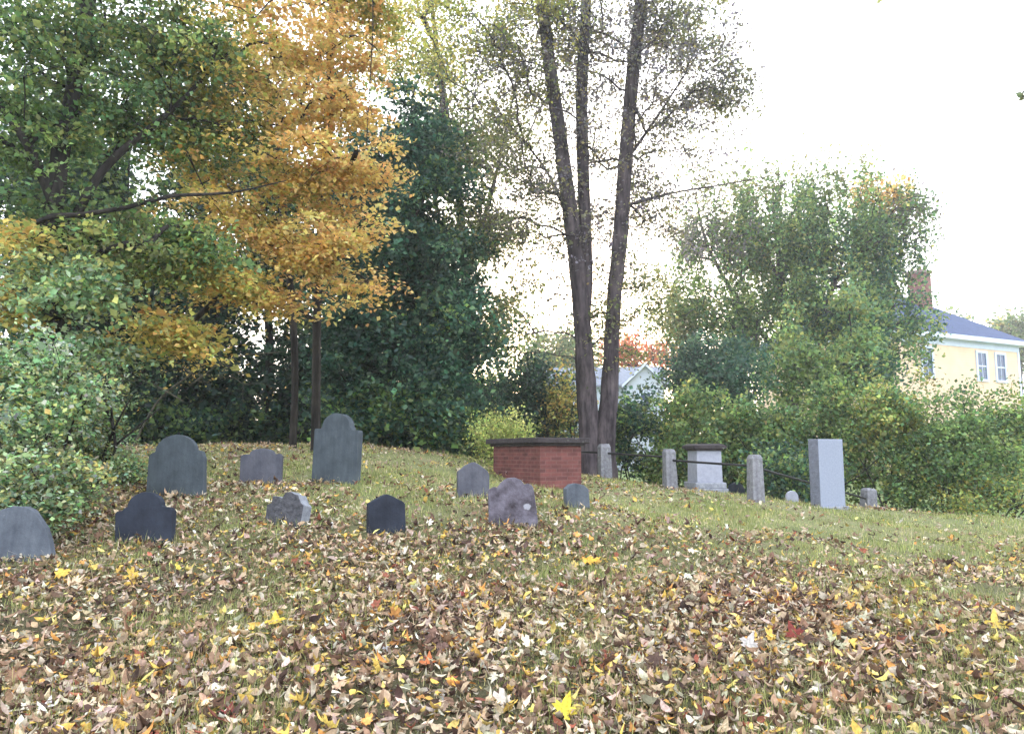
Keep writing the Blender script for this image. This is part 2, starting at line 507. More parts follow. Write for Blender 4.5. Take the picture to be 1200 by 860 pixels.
def grow(name, label, cat, stems, blobs, leaf=.08, per=40, spread=(.35, .35, .14), flat=.6, gap=-.2, gfreq=.9, twig=.006,
         bark=None, group=None, upw=.5, seed=0, simple_leaf=True, stem_name='trunk', crown_name='crown', extra=None, hue=.16, rough=.07, lay=1.0, n_trunk=9, limb_max=.2):
    """stems: polylines of world points (x,y,z,r) growing from the ground; blobs: leafy masses joined to them by limbs"""
    global rng
    rng = np.random.default_rng(500 + seed)
    base = np.array(stems[0][0][:3])
    root = empty(name, base, label, cat, group)
    pos, par, plen, sid, rad = [], [], [], [], []
    stem_chain = []
    for si, st in enumerate(stems):
        pts = crspline(st)
        i0 = len(pos)
        L = 0 if si == 0 or len(st) < 2 else 0
        for k, p in enumerate(pts):
            pos.append(p[:3]); par.append(len(pos) - 2 if k else -1)
            if k: L += np.linalg.norm(p[:3] - pos[-2])
            plen.append(L); sid.append(si); rad.append(max(p[3], .004))
        stem_chain.append((i0, len(pos)))
    NS = len(pos)
    # cluster centres
    CC, CB = [], []
    for bi, bl in enumerate(blobs):
        cnt, tries = 0, 0
        got = []
        while cnt < bl['n'] and tries < 40:
            u = rng.normal(size=(bl['n'] * 3, 3)); u /= np.linalg.norm(u, axis=1, keepdims=True)
            u *= (rng.random((len(u), 1)) ** (bl['shell'])) * np.exp(rng.normal(0, .17, (len(u), 1)))
            p = bl['c'] + u * bl['r']
            keep = noise3(p * np.array((1, 1, lay)), gfreq, seed) > (bl['gap'] if bl['gap'] is not None else gap)
            keep &= p[:, 2] > ground(p[:, 0], p[:, 1]) + .12
            p = p[keep][:bl['n'] - cnt]
            got.append(p); cnt += len(p); tries += 1
        for p in got:
            CC.append(p); CB += [bi] * len(p)
    CC = np.vstack(CC); CB = np.array(CB)
    SP = np.array(pos)
    dist = np.array([np.min(((SP - c) ** 2).sum(1)) for c in CC])
    order = np.argsort(dist)
    cap = NS + len(CC) * 14
    A = np.zeros((cap, 3)); A[:NS] = SP
    PL = np.zeros(cap); PL[:NS] = plen
    par = list(par); sid = list(sid); cntd = np.zeros(cap)
    n_ = NS
    chains = []; ends = []
    smin = min(10, NS - 1)
    for ci in order:
        c = CC[ci]
        dv = A[:n_] - c
        dd = np.sqrt((dv ** 2).sum(1))
        cost = dd + .22 * PL[:n_] + upw * np.maximum(0, dv[:, 2])
        j = int(np.argmin(cost))
        L = dd[j]
        k = int(min(12, max(2, L / .3)))
        t = (np.arange(1, k + 1) / k)[:, None]
        pts = A[j] + (c - A[j]) * t
        pts[:, 2] += (np.sin(t[:, 0] * np.pi) * L * .10)
        if k > 1: pts[:-1] += rng.normal(0, .016 * L ** .5 + .003, (k - 1, 3))
        idx = [j]
        for q in pts:
            A[n_] = q; PL[n_] = PL[idx[-1]] + L / k
            par.append(idx[-1]); sid.append(sid[j]); idx.append(n_); n_ += 1
        chains.append(idx); ends.append((idx[-1], ci))
    cnt = np.zeros(n_)
    for e, _ in ends: cnt[e] += 1
    for k in range(n_ - 1, NS - 1, -1): cnt[par[k]] += cnt[k]
    rr = np.minimum(twig * np.sqrt(np.maximum(cnt[:n_], 1)) * 1.15, limb_max)
    # wood
    Vs = {}; 
    def add(si, V, Q):
        Vs.setdefault(si, [[], [], 0])
        e = Vs[si]; e[0].append(V); e[1].append(Q + e[2]); e[2] += len(V)
    for si, (a0, a1) in enumerate(stem_chain):
        r_ = np.array(rad[a0:a1])
        add(si, *tube(A[a0:a1], r_, 12 if r_.max() > .05 else 6, rough if r_.max() > .05 else 0))
    for idx in chains:
        r_ = rr[idx].copy()
        if idx[0] < NS: r_[0] = min(r_[1] * 1.15, rad[idx[0]] * .85)
        else: r_[0] = r_[1]
        r_[1:] = np.minimum(r_[1:], r_[0] * 1.0 + .002)
        add(sid[idx[0]], *tube(A[idx], r_, 6 if r_.max() > .02 else 3))
    bk = bark or M_BARK
    if stem_name == 'trunk' and len(stems) <= 7 and name != 'shrub':
        for si in sorted(Vs):
            me = raw_mesh(stem_name, np.vstack(Vs[si][0]) - base, np.vstack(Vs[si][1]), smooth=True)
            link('trunk' if si < n_trunk else 'limb', me, bk, root)
    else:
        VV, QQ, o = [], [], 0
        for si in sorted(Vs):
            VV += Vs[si][0]; QQ += [q + o for q in Vs[si][1]]; o += Vs[si][2]
        link(stem_name, raw_mesh(stem_name, np.vstack(VV) - base, np.vstack(QQ), smooth=True), bk, root)
    # foliage
    LV, LT, LC, off = [], [], [], 0
    tm, tt = (LEAF_V2, LEAF_T2) if simple_leaf else (LEAF_V, LEAF_T)
    for bi, bl in enumerate(blobs):
        cs = CC[CB == bi]
        if not len(cs): continue
        pr = bl['per'] or per
        sp = np.array(bl['spread'] or spread)
        k = len(cs)
        num = np.maximum(3, rng.poisson(pr, k))
        rep = np.repeat(np.arange(k), num)
        o3 = rng.normal(size=(len(rep), 3)) * sp * .62
        tilt = rng.normal(0, .28, (k, 2))
        o3[:, 2] += (tilt[rep] * o3[:, :2]).sum(1) - .25 * (o3[:, 0] ** 2 + o3[:, 1] ** 2) / max(sp[0], .1)
        p = cs[rep] + o3
        nn = rng.normal(size=(len(rep), 3)) * (1 - flat) + np.array((0, 0, 1.)) * flat
        nn[:, :2] += tilt[rep] * -.5
        pal = bl['pal']; wgt = np.array([q[1] for q in pal], float); wgt /= wgt.sum()
        cols = np.array([q[0] for q in pal])
        ccl = rng.choice(len(pal), k, p=wgt)
        cl = cols[ccl][rep]
        alt = rng.choice(len(pal), len(rep), p=wgt)
        sw = rng.random(len(rep)) < .35
        cl = np.where(sw[:, None], cols[alt], cl)
        cl = cl * np.exp(rng.normal(0, hue, (k, 1)))[rep] * np.exp(rng.normal(0, hue, (len(rep), 1))) * np.exp(rng.normal(0, hue * .35, (len(rep), 3)))
        ok = p[:, 2] > ground(p[:, 0], p[:, 1]) + .01
        p, nn, cl = p[ok], nn[ok], cl[ok]
        size = (bl['leaf'] or leaf) * np.exp(rng.normal(0, .22, len(p)))
        V, T, c_ = place(tm, tt, p, nn, rng.random(len(p)) * 6.28, size, np.clip(cl, .004, .85), wide=rng.uniform(.75, 1.35, len(p)))
        LV.append(V); LT.append(T + off); LC.append(c_); off += len(V)
    me = raw_mesh(crown_name, np.vstack(LV) - base, np.vstack(LT), np.vstack(LC))
    link(crown_name, me, M_LEAF, root)
    if extra: extra(root, base)
    return root

def st(*pts):
    """stem from (px,py,d,r) points; the first is set on the ground"""
    out = []
    for k, (px, py, d, r) in enumerate(pts):
        p = P(px, py, d)
        if k == 0: p[2] = gz(p[0], p[1]) - .12
        out.append((*p, r))
    return out

# colour palettes (leaf colours, autumn)
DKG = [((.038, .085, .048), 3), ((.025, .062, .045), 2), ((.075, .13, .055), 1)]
BLG = [((.048, .115, .068), 3), ((.032, .080, .055), 2), ((.12, .21, .11), 1)]
MIDG = [((.15, .23, .07), 3), ((.09, .17, .065), 2), ((.25, .31, .09), 1)]
LTG = [((.24, .34, .10), 3), ((.16, .28, .12), 2), ((.36, .38, .11), 1.5), ((.10, .18, .07), 1)]
VINE = [((.34, .47, .22), 3), ((.25, .40, .20), 3), ((.50, .50, .17), 2), ((.38, .46, .32), 2), ((.10, .18, .08), 1)]
OLIVE = [((.21, .23, .09), 3), ((.15, .18, .08), 2), ((.30, .27, .10), 1)]
YELG = [((.42, .41, .10), 3), ((.28, .34, .10), 2), ((.54, .43, .10), 1)]
GOLD = [((.74, .53, .15), 3), ((.58, .50, .14), 3), ((.36, .41, .12), 2), ((.70, .42, .13), 1)]
ORNG = [((.82, .53, .20), 4), ((.80, .62, .23), 3), ((.78, .44, .16), 2), ((.66, .60, .19), 1)]
PURP = [((.18, .17, .16), 3), ((.22, .21, .12), 2), ((.16, .15, .18), 2), ((.30, .27, .11), 1)]
RED = [((.55, .14, .05), 3), ((.42, .09, .04), 2), ((.6, .3, .08), 1)]
YEL = [((.60, .48, .08), 2), ((.36, .36, .08), 3), ((.22, .28, .07), 2)]

# 1 the big three-trunk tree
grow('three_trunk_tree', 'tall tree with three grey trunks rising together behind the brick tomb', 'tree',
     [st((690, 562, 20, .34), (690, 500, 20, .275), (684, 400, 20, .235), (677, 320, 20, .22), (664, 220, 20, .20), (652, 130, 20, .185), (640, 40, 20, .17), (628, -60, 20, .16), (610, -200, 20, .10), (600, -330, 20, .04)),
      st((708, 562, 20.05, .36), (707, 525, 20, .30), (714, 470, 20, .23), (718, 380, 20.1, .20), (726, 280, 20.1, .20), (736, 150, 20.1, .19), (747, 40, 20.1, .17), (757, -60, 20.1, .15), (775, -220, 20, .09), (785, -320, 20, .04)),
      [(*P(683, 400, 20.1), .17), (*P(687, 330, 20.15), .175), (*P(684, 230, 20.3), .17), (*P(682, 120, 20.4), .165), (*P(686, 20, 20.4), .15), (*P(690, -80, 20.4), .12), (*P(694, -260, 20.4), .05)],
      [(*P(737, 240, 20.1), .045), (*P(790, 226, 19.8), .03), (*P(850, 216, 19.5), .018), (*P(905, 206, 19.3), .008)],
      [(*P(672, 270, 20.1), .05), (*P(640, 200, 20.6), .035), (*P(585, 130, 21), .02), (*P(545, 60, 21.2), .01)],
      [(*P(733, 190, 20.1), .05), (*P(775, 130, 20.4), .035), (*P(820, 60, 20.6), .015)]],
     [blob(600, 70, 20, 95, 110, 2.6, 330, PURP + OLIVE + YELG[:1]), blob(530, 30, 19, 80, 60, 2.0, 130, YELG), blob(700, 40, 20.5, 110, 100, 3, 360, PURP),
      blob(780, 70, 20, 80, 90, 2.8, 160, PURP, gap=.2), blob(810, 120, 20, 75, 60, 2.4, 100, PURP, gap=.2), blob(850, 110, 20, 34, 34, 1.2, 26, OLIVE, gap=.2), blob(600, 230, 20.5, 75, 115, 2.2, 280, OLIVE + PURP[:1]), blob(690, 240, 20.6, 80, 140, 2, 230, PURP),
      blob(775, 215, 20.6, 70, 90, 2, 150, PURP + OLIVE[:1]), blob(590, 370, 20.4, 50, 70, 1.8, 60, OLIVE), blob(755, 350, 20.5, 45, 75, 1.5, 70, OLIVE), blob(712, 380, 20.2, 34, 70, 1, 60, OLIVE),
      blob(680, -150, 20, 200, 130, 3.5, 260, PURP), blob(800, 20, 20, 60, 60, 2, 120, OLIVE), blob(640, 10, 19.6, 100, 40, 2, 110, YELG), blob(848, 90, 20, 35, 55, 1.5, 70, OLIVE + PURP)],
     leaf=.088, per=26, spread=(.40, .40, .12), flat=.5, gap=.2, gfreq=2.3, lay=1.4, twig=.0038, seed=1, upw=1.6, n_trunk=3, limb_max=.035,
     extra=None)

# 2 the orange maple, its boughs in flat sprays
grow('orange_maple', 'orange and gold maple with layered sprays behind the headstones on the left', 'tree',
     [st((370, 525, 14.6, .095), (371, 440, 14.6, .085), (373, 330, 14.6, .08), (380, 200, 14.6, .075), (388, 60, 14.6, .085), (392, -60, 14.6, .06), (395, -200, 14.6, .03)),
      st((343, 527, 15.2, .075), (346, 430, 15.2, .07), (340, 330, 15.2, .065), (325, 200, 15.2, .08), (300, 70, 15.2, .06), (280, -80, 15.2, .03)),
      [(*P(392, -60, 14.6), .02), (*P(430, -50, 13.2), .012), (*P(437, 10, 12.6), .010), (*P(434, 90, 12.4), .009), (*P(429, 175, 12.3), .006)]],
     [blob(345, 70, 13.4, 130, 120, 1.5, 270, ORNG), blob(390, 200, 12.9, 80, 120, 1.2, 190, ORNG + GOLD[:1]), blob(300, 230, 12.6, 110, 100, 1.3, 160, GOLD + ORNG[:1]),
      blob(370, 310, 12.7, 80, 60, .9, 110, ORNG + GOLD[:1]), blob(240, 330, 11.8, 95, 55, .9, 90, GOLD), blob(165, 385, 11.2, 90, 34, .7, 50, GOLD), blob(350, -100, 13.6, 150, 80, 2, 90, ORNG),
      blob(15, 265, 9.9, 45, 24, .6, 20, GOLD), blob(20, 345, 9.9, 50, 26, .6, 24, GOLD), blob(250, 110, 12.2, 75, 110, 1.1, 100, YELG + GOLD[:1]), blob(430, 20, 13.4, 36, 40, 1, 36, YELG + ORNG[:1])],
     leaf=.088, per=42, spread=(.34, .34, .05), flat=.66, gap=.5, gfreq=2.7, lay=1.7, limb_max=.05, twig=.0045, bark=M_BARKD, seed=2, n_trunk=2, simple_leaf=False, upw=.25, hue=.14)

# 3 the broad green tree on the far left, vines round its foot
grow('green_maple', 'broad green tree with spreading dark limbs at the left edge, its foot wrapped in vines', 'tree',
     [st((72, 545, 10.6, .24), (76, 470, 10.6, .20), (70, 400, 10.6, .17), (62, 300, 10.6, .14), (70, 180, 10.8, .12), (100, 40, 11, .09), (120, -120, 11, .05)),
      [(*P(66, 330, 10.6), .05), (*P(40, 262, 10.2), .045), (*P(95, 252, 10.1), .036), (*P(150, 243, 10.2), .034), (*P(200, 230, 10.3), .028), (*P(270, 226, 10.8), .018), (*P(335, 212, 11.4), .008)],
      [(*P(66, 300, 10.7), .08), (*P(120, 200, 11.0), .06), (*P(200, 130, 11.4), .04), (*P(270, 60, 11.8), .02)],
      [(*P(68, 250, 10.7), .08), (*P(20, 150, 10.4), .06), (*P(-60, 60, 10.2), .04)]],
     [blob(60, 60, 10.8, 120, 90, 1.3, 170, MIDG + LTG), blob(190, 55, 11.4, 90, 75, 1.1, 150, LTG + MIDG + OLIVE), blob(130, 140, 11.2, 90, 60, 1.1, 90, LTG + MIDG),
      blob(30, 160, 10.8, 75, 70, 1.0, 70, MIDG + LTG[:1]), blob(230, 150, 12.2, 75, 55, 1.0, 90, OLIVE + MIDG + LTG[:1]), blob(60, 235, 10.6, 80, 30, .8, 34, MIDG), blob(170, 290, 11.0, 100, 50, 1.0, 120, LTG + OLIVE),
      blob(100, -90, 11, 200, 90, 2, 200, MIDG), blob(225, 285, 11.0, 60, 36, .7, 60, LTG), blob(60, 340, 10.2, 90, 45, .8, 100, VINE), blob(-90, 150, 10.5, 90, 130, 1.3, 90, MIDG), blob(110, 420, 10.9, 60, 35, .7, 40, VINE)],
     leaf=.082, per=40, spread=(.34, .34, .06), flat=.55, gap=.45, gfreq=2.6, lay=1.6, limb_max=.05, twig=.0045, bark=M_BARKD, seed=3, n_trunk=1, simple_leaf=False, upw=.3, hue=.2)

# 4 dark blue-green tree behind the tall headstone
grow('dark_green_tree', 'dense dark blue-green tree sweeping to the ground behind the tall round-topped headstone', 'tree',
     [st((478, 530, 20, .22), (480, 400, 20, .17), (482, 250, 20, .12), (484, 130, 20, .05))],
     [blob(472, 190, 20, 66, 78, 1.8, 230, BLG), blob(425, 300, 20, 50, 120, 1.5, 200, BLG), blob(505, 255, 19.8, 60, 60, 1.6, 150, BLG + MIDG[:1]), blob(505, 345, 20.3, 60, 50, 1.4, 150, BLG, gap=-9), blob(475, 300, 19.6, 92, 90, 2.2, 330, BLG), blob(480, 420, 19.2, 100, 80, 2.3, 380, BLG),
      blob(480, 490, 18.6, 92, 45, 1.8, 220, BLG + MIDG[:1]), blob(522, 410, 19.6, 40, 70, 1.5, 110, BLG + LTG[:1]), blob(415, 430, 19.6, 45, 60, 1.5, 110, DKG)],
     leaf=.13, per=50, spread=(.42, .42, .16), flat=.55, gap=-.4, gfreq=1.0, lay=1.5, twig=.006, bark=M_BARKD, seed=4, hue=.26)

# 5 thin olive tree catching the low light
grow('olive_tree', 'tall thin-leaved olive green tree between the dark tree and the three trunks', 'tree',
     [st((545, 530, 25, .2), (548, 400, 25, .16), (540, 250, 25, .13), (520, 110, 25, .09), (505, 0, 25, .06), (500, -90, 25, .03)),
      [(*P(546, 330, 25), .09), (*P(575, 230, 25), .07), (*P(600, 120, 25.2), .04), (*P(610, 60, 25), .02)]],
     [blob(490, 60, 25, 70, 70, 2.5, 120, YELG), blob(520, 170, 25, 60, 70, 2.5, 170, OLIVE + MIDG), blob(560, 280, 25, 60, 80, 2.5, 120, OLIVE + LTG[:1], gap=.3),
      blob(590, 360, 25.5, 55, 60, 2, 40, OLIVE, gap=.3), blob(560, 430, 25, 60, 45, 2, 110, MIDG), blob(570, 150, 25, 70, 60, 2.4, 80, OLIVE), blob(500, -60, 25, 110, 50, 2.5, 80, YELG)],
     leaf=.13, per=32, spread=(.5, .5, .3), flat=.45, gap=-.05, gfreq=.8, twig=.008, seed=5)

# 6 dark wood on the left: trees standing behind one another
wood = [(95, 26, 'shaded dark tree in the wood behind the vine-wrapped foot of the green tree', 90, 420), (150, 22, 'shaded dark tree in the wood left of the wide arched headstone', 105, 430),
        (240, 24, 'shaded dark tree in the wood above the wide arched headstone', 80, 380),
        (312, 26, 'shaded dark tree in the wood above the small purple headstone', 80, 400),
        (385, 25, 'shaded dark tree in the wood behind the two slender maple trunks', 85, 400),
        (40, 20, 'shaded dark tree at the far left edge of the wood', 110, 420)]
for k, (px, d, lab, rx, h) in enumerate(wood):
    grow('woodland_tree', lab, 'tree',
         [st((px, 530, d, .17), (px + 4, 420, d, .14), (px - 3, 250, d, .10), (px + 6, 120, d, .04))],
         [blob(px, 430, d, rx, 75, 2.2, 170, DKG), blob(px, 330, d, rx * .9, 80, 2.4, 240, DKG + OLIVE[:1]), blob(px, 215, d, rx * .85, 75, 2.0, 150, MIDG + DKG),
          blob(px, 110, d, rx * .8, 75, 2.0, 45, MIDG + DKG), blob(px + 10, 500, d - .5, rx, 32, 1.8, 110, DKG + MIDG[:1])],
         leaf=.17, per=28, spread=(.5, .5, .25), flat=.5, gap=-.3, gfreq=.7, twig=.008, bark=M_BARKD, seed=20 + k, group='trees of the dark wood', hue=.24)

grow('bare_sapling', 'nearly bare pale-twigged sapling at the edge of the dark wood above the wide arched headstone', 'tree',
     [st((150, 530, 14.5, .02), (185, 470, 14, .018), (232, 430, 13.4, .012), (250, 385, 13.3, .006)),
      [(*P(215, 470, 13.5), .014), (*P(165, 445, 13.2), .010), (*P(120, 452, 13), .005)],
      [(*P(222, 452, 13.5), .014), (*P(270, 420, 13.3), .010), (*P(335, 412, 13.2), .005)],
      [(*P(228, 440, 13.5), .012), (*P(190, 415, 13.6), .008), (*P(140, 405, 13.6), .004)]],
     [blob(230, 430, 13.4, 100, 40, .7, 46, OLIVE + GOLD[:1], gap=-9)], leaf=.05, per=5, spread=(.2, .2, .12), twig=.0035, limb_max=.006, seed=66, upw=.2, n_trunk=1,
     bark=bark_mat('pale_twig_bark', (.06, .055, .045), (.16, .15, .12)))

# 7 big hazy tree in front of the yellow house
grow('bushy_maple', 'wide bushy green tree with upright shoots and an orange tip left of the yellow house', 'tree',
     [st((930, 470, 34, .28), (925, 400, 34, .22), (915, 320, 34, .14), (905, 230, 34, .05)),
      [(*P(930, 430, 34), .16), (*P(970, 350, 34), .13), (*P(1000, 270, 34), .07), (*P(1030, 220, 34), .03)],
      [(*P(926, 430, 34), .15), (*P(870, 360, 34), .11), (*P(830, 290, 34), .07), (*P(815, 230, 34), .03)]],
     [blob(835, 275, 34, 55, 60, 2.4, 150, MIDG + PURP[:2], spread=(.25, .25, .8)), blob(905, 265, 34, 65, 58, 2.6, 230, LTG + MIDG[:2], spread=(.25, .25, .8)), blob(985, 262, 34, 65, 60, 2.6, 230, LTG + MIDG[:2], spread=(.25, .25, .8)),
      blob(1038, 226, 34, 36, 16, 1.0, 40, ORNG, spread=(.14, .14, .8), gap=-9), blob(1050, 262, 34, 42, 40, 2, 120, MIDG + PURP[:2], spread=(.3, .3, .7)), blob(1035, 320, 34, 42, 60, 2.2, 160, LTG + BLG[:1]),
      blob(820, 350, 34, 60, 50, 2.4, 130, LTG + MIDG[:2]), blob(895, 350, 34, 70, 60, 2.6, 240, MIDG + LTG), blob(970, 340, 33.5, 60, 60, 2.6, 240, LTG + BLG[:1]), blob(860, 410, 34, 60, 40, 2, 150, MIDG), blob(1000, 395, 32, 60, 40, 2, 150, BLG + LTG), blob(935, 290, 34.5, 80, 60, 2, 160, LTG + BLG[:1]),
      blob(800, 390, 34, 50, 30, 2, 60, OLIVE), blob(1050, 390, 33, 50, 45, 2, 110, LTG + BLG[:1]), blob(940, 212, 34, 110, 14, 1.5, 44, OLIVE, spread=(.12, .12, .9), gap=-9),
      blob(860, 225, 34, 50, 14, 1.5, 20, OLIVE, spread=(.12, .12, .9), gap=-9), blob(1075, 245, 34, 20, 26, 1.2, 18, MIDG, spread=(.2, .2, .6), gap=-9)],
     leaf=.15, per=36, spread=(.3, .3, .6), flat=.25, gap=.0, gfreq=1.7, lay=.5, twig=.009, seed=7)

# 8 nearer pale-green tree
grow('pale_green_tree', 'pale green leafy small tree in front of the wide bushy tree', 'tree',
     [st((965, 540, 27, .14), (962, 470, 27, .11), (960, 400, 27, .05))],
     [blob(965, 390, 27, 48, 45, 1.7, 170, LTG), blob(950, 440, 27, 70, 35, 1.9, 150, MIDG + LTG[:2]), blob(1010, 430, 27, 45, 35, 1.5, 90, BLG + LTG[:1])],
     leaf=.15, per=30, spread=(.42, .42, .3), flat=.4, gap=-.4, gfreq=.9, seed=8, group=None)
grow('blue_green_bush', 'rounded blue-green bush rising behind the hedgerow left of the pale green tree', 'bush',
     [st((828, 540, 26, .10), (828, 470, 26, .08), (828, 420, 26, .03))],
     [blob(835, 440, 26, 54, 44, 1.7, 330, BLG)], leaf=.13, per=46, spread=(.36, .36, .3), flat=.4, gap=-.8, seed=9, stem_name='stem', crown_name='foliage')

# 9 red maple and other far trees
grow('red_maple', 'distant red-leaved tree glowing behind the white house roof', 'tree',
     [st((745, 470, 62, .3), (745, 430, 62, .2), (745, 400, 62, .06))],
     [blob(740, 412, 62, 45, 20, 2.5, 80, RED), blob(790, 418, 62, 26, 14, 2, 40, RED + OLIVE)], leaf=.3, per=26, spread=(.8, .8, .5), flat=.4, gap=-.6, gfreq=.4, twig=.02, seed=10)
for k, (px, d, rx, ry, cy_, pal, lab) in enumerate([
        (1150, 78, 42, 24, 385, MIDG + GOLD[:1], 'distant olive tree showing over the roof of the yellow house'),
        (1195, 74, 34, 26, 385, MIDG + OLIVE, 'distant green tree beyond the right corner of the yellow house'),
        (655, 58, 50, 40, 420, MIDG + OLIVE, 'distant green tree left of the three trunks above the white house')]):
    grow('distant_tree', lab, 'tree', [st((px, 470, d, .3), (px, 430, d, .2), (px, cy_, d, .06))],
         [blob(px, cy_, d, rx, ry, 3, 120, pal), blob(px, cy_ + 30, d, rx, ry, 3, 90, pal)],
         leaf=.34, per=26, spread=(.8, .8, .6), flat=.4, gap=-.4, gfreq=.4, twig=.02, seed=40 + k, group='far trees behind the houses')

# 10a woods that close the view low down
def woods(name, label, spots, n_, leaf, sp, pal, seed):
    r_ = np.random.default_rng(seed)
    c_, = [np.array(spots)]
    i_ = r_.integers(0, len(c_), n_)
    x = c_[i_, 0] + r_.normal(0, 1, n_) * c_[i_, 2] * .5
    y = c_[i_, 1] + r_.normal(0, 1, n_) * c_[i_, 2] * .5
    z = ground(x, y) + r_.random(n_) ** 1.2 * c_[i_, 3] * np.exp(-((x - c_[i_, 0]) / c_[i_, 2]) ** 2 * .6)
    cl = np.array([q[0] for q in pal])[r_.integers(0, len(pal), n_)] * np.exp(r_.normal(0, .3, (n_, 1)))
    nn = r_.normal(size=(n_, 3)) + np.array((0, 0, .8))
    V, T, cc = place(LEAF_V2, LEAF_T2, np.c_[x, y, z], nn, r_.random(n_) * 6.28, leaf * np.exp(r_.normal(0, .25, n_)), cl)
    tag(link(name, raw_mesh(name, V, T, cc), M_LEAF), label, 'woods', kind='stuff')
r_ = np.random.default_rng(3)
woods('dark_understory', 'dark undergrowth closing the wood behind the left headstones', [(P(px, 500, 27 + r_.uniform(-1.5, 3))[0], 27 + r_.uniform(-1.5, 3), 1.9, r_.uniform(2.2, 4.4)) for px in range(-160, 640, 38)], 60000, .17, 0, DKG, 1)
woods('far_wood', 'far line of woods beyond the meadow and houses', [(x, 100 + .02 * abs(x) + r_.uniform(-8, 8), 5.5, r_.uniform(6, 9.5)) for x in range(-120, 140, 6)], 45000, .8, 0, MIDG + OLIVE + DKG, 2)

# 10 shrubs: hedgerow, bushes by the tomb and the left thicket
def shrub(label, px, d, w_, top, bot, pal, n, leaf=.09, per=34, name='shrub', grp='shrubs in the hedgerow', seed=0, stems=5, gap=-.35, dd=1.0, bark=None, arch=0, spread=(.28, .28, .2), hue=.22, gfreq=1.4, flat=.42):
    ss = []
    r0 = np.random.default_rng(seed)
    for k in range(stems):
        ox, lean_, m_ = r0.uniform(-.5, .5), r0.uniform(-.45, .45), r0.uniform(.35, .6)
        ss.append(st((px + ox * w_ * .6, bot, d + r0.uniform(-.4, .5), r0.uniform(.012, .03)), (px + (ox + lean_ * .25) * w_ * .9 + arch * .4, bot + (top - bot) * m_ * .5, d + r0.uniform(-.2, .3), .02),
                     (px + (ox + lean_ * .8) * w_ + arch * .8, bot + (top - bot) * m_, d + r0.uniform(-.3, .3), .014), (px + (ox + lean_ * 1.4) * w_ + arch * 1.2, bot + (top - bot) * (m_ + r0.uniform(.1, .3)), d + r0.uniform(-.4, .4), .008)))
    h = bot - top
    bl = [blob(px + arch * .5, top + h * .34, d, w_ * .48, h * .34, dd, int(n * .45), pal), blob(px - w_ * .22 + arch * .5, top + h * .6, d - .2, w_ * .34, h * .38, dd, int(n * .3), pal),
          blob(px + w_ * .22 + arch * .5, top + h * .58, d - .1, w_ * .34, h * .38, dd, int(n * .25), pal)]
    return grow(name, label, 'shrub', ss, bl, leaf=leaf, per=per, spread=spread, flat=flat, gap=gap, gfreq=gfreq, twig=.004, bark=bark or M_BARKD, seed=seed + 60, group=grp, stem_name='stem', crown_name='foliage', upw=.6, hue=hue)

GV = LTG + VINE[:2]
hedge = [
    ('hedgerow shrub of dark leaves just right of the three trunks', 745, 22.5, 90, 445, 575, BLG + LTG[:1], 240, .11),
    ('bright green hedgerow shrub rising behind the stone pedestal monument', 815, 21.5, 110, 455, 585, MIDG + LTG, 330, .11),
    ('pale vine-hung hedgerow shrub above the third granite fence post', 900, 21, 115, 445, 592, LTG + MIDG, 360, .11),
    ('mid green hedgerow shrub directly behind the tall pale granite headstone', 975, 20, 110, 440, 600, LTG + MIDG, 320, .10),
    ('light yellow-green upright hedgerow shrub right of the tall pale granite headstone', 1045, 19.5, 85, 430, 560, LTG + YELG[:1], 240, .10),
    ('dark tangled hedgerow shrub on the right with leafy arching stems', 1120, 18, 120, 450, 600, MIDG + LTG[:2], 400, .085),
    ('hedgerow shrub reaching the right edge under the yellow house', 1185, 19, 90, 448, 580, LTG + MIDG, 260, .09),
    ('dark low hedgerow shrub just right of the small fourth granite post', 1062, 19.0, 85, 500, 604, MIDG + LTG, 220, .085),
    ('low yellow-green shrub at the right end of the hedgerow', 1160, 16.8, 90, 555, 607, LTG + YELG, 110, .07),
    ('hedgerow shrub seen between the two right granite posts, low and dark', 930, 18.2, 90, 520, 592, MIDG + BLG, 150, .09)]
for k, (lab, px, d, w_, top, bot, pal, n_, lf) in enumerate(hedge):
    shrub(lab, px, d, w_, top, bot, pal, n_, leaf=lf, seed=100 + k, gap=.1, gfreq=2.3, dd=1.2, stems=6, arch=20 if px == 1120 else 0)

shrub('dark green bush behind the brick tomb, left of the three trunks', 625, 24, 110, 420, 545, BLG + DKG, 300, leaf=.13, grp='bushes behind the brick tomb', name='bush', seed=120, dd=1.6, gap=-.5, spread=(.4, .4, .3))
shrub('dark green bush between the dark tree and the brick tomb', 572, 22, 80, 455, 540, DKG + BLG, 200, leaf=.12, grp='bushes behind the brick tomb', name='bush', seed=121, dd=1.4, gap=-.5, spread=(.4, .4, .3))
shrub('bronze and yellow leaved bush just left of the three trunks', 660, 23, 45, 425, 530, GOLD + OLIVE, 60, leaf=.10, grp='bushes behind the brick tomb', name='bush', seed=122, gap=-.2, spread=(.4, .4, .3))
shrub('low feathery yellow-green bush beside the left end of the brick tomb', 588, 16.2, 74, 486, 556, [((.42, .47, .14), 3), ((.32, .38, .12), 2), ((.52, .50, .16), 1)], 150, leaf=.055, per=46, grp=None, name='bush', seed=123, dd=.6, gap=-.9, spread=(.16, .16, .26), flat=.15)

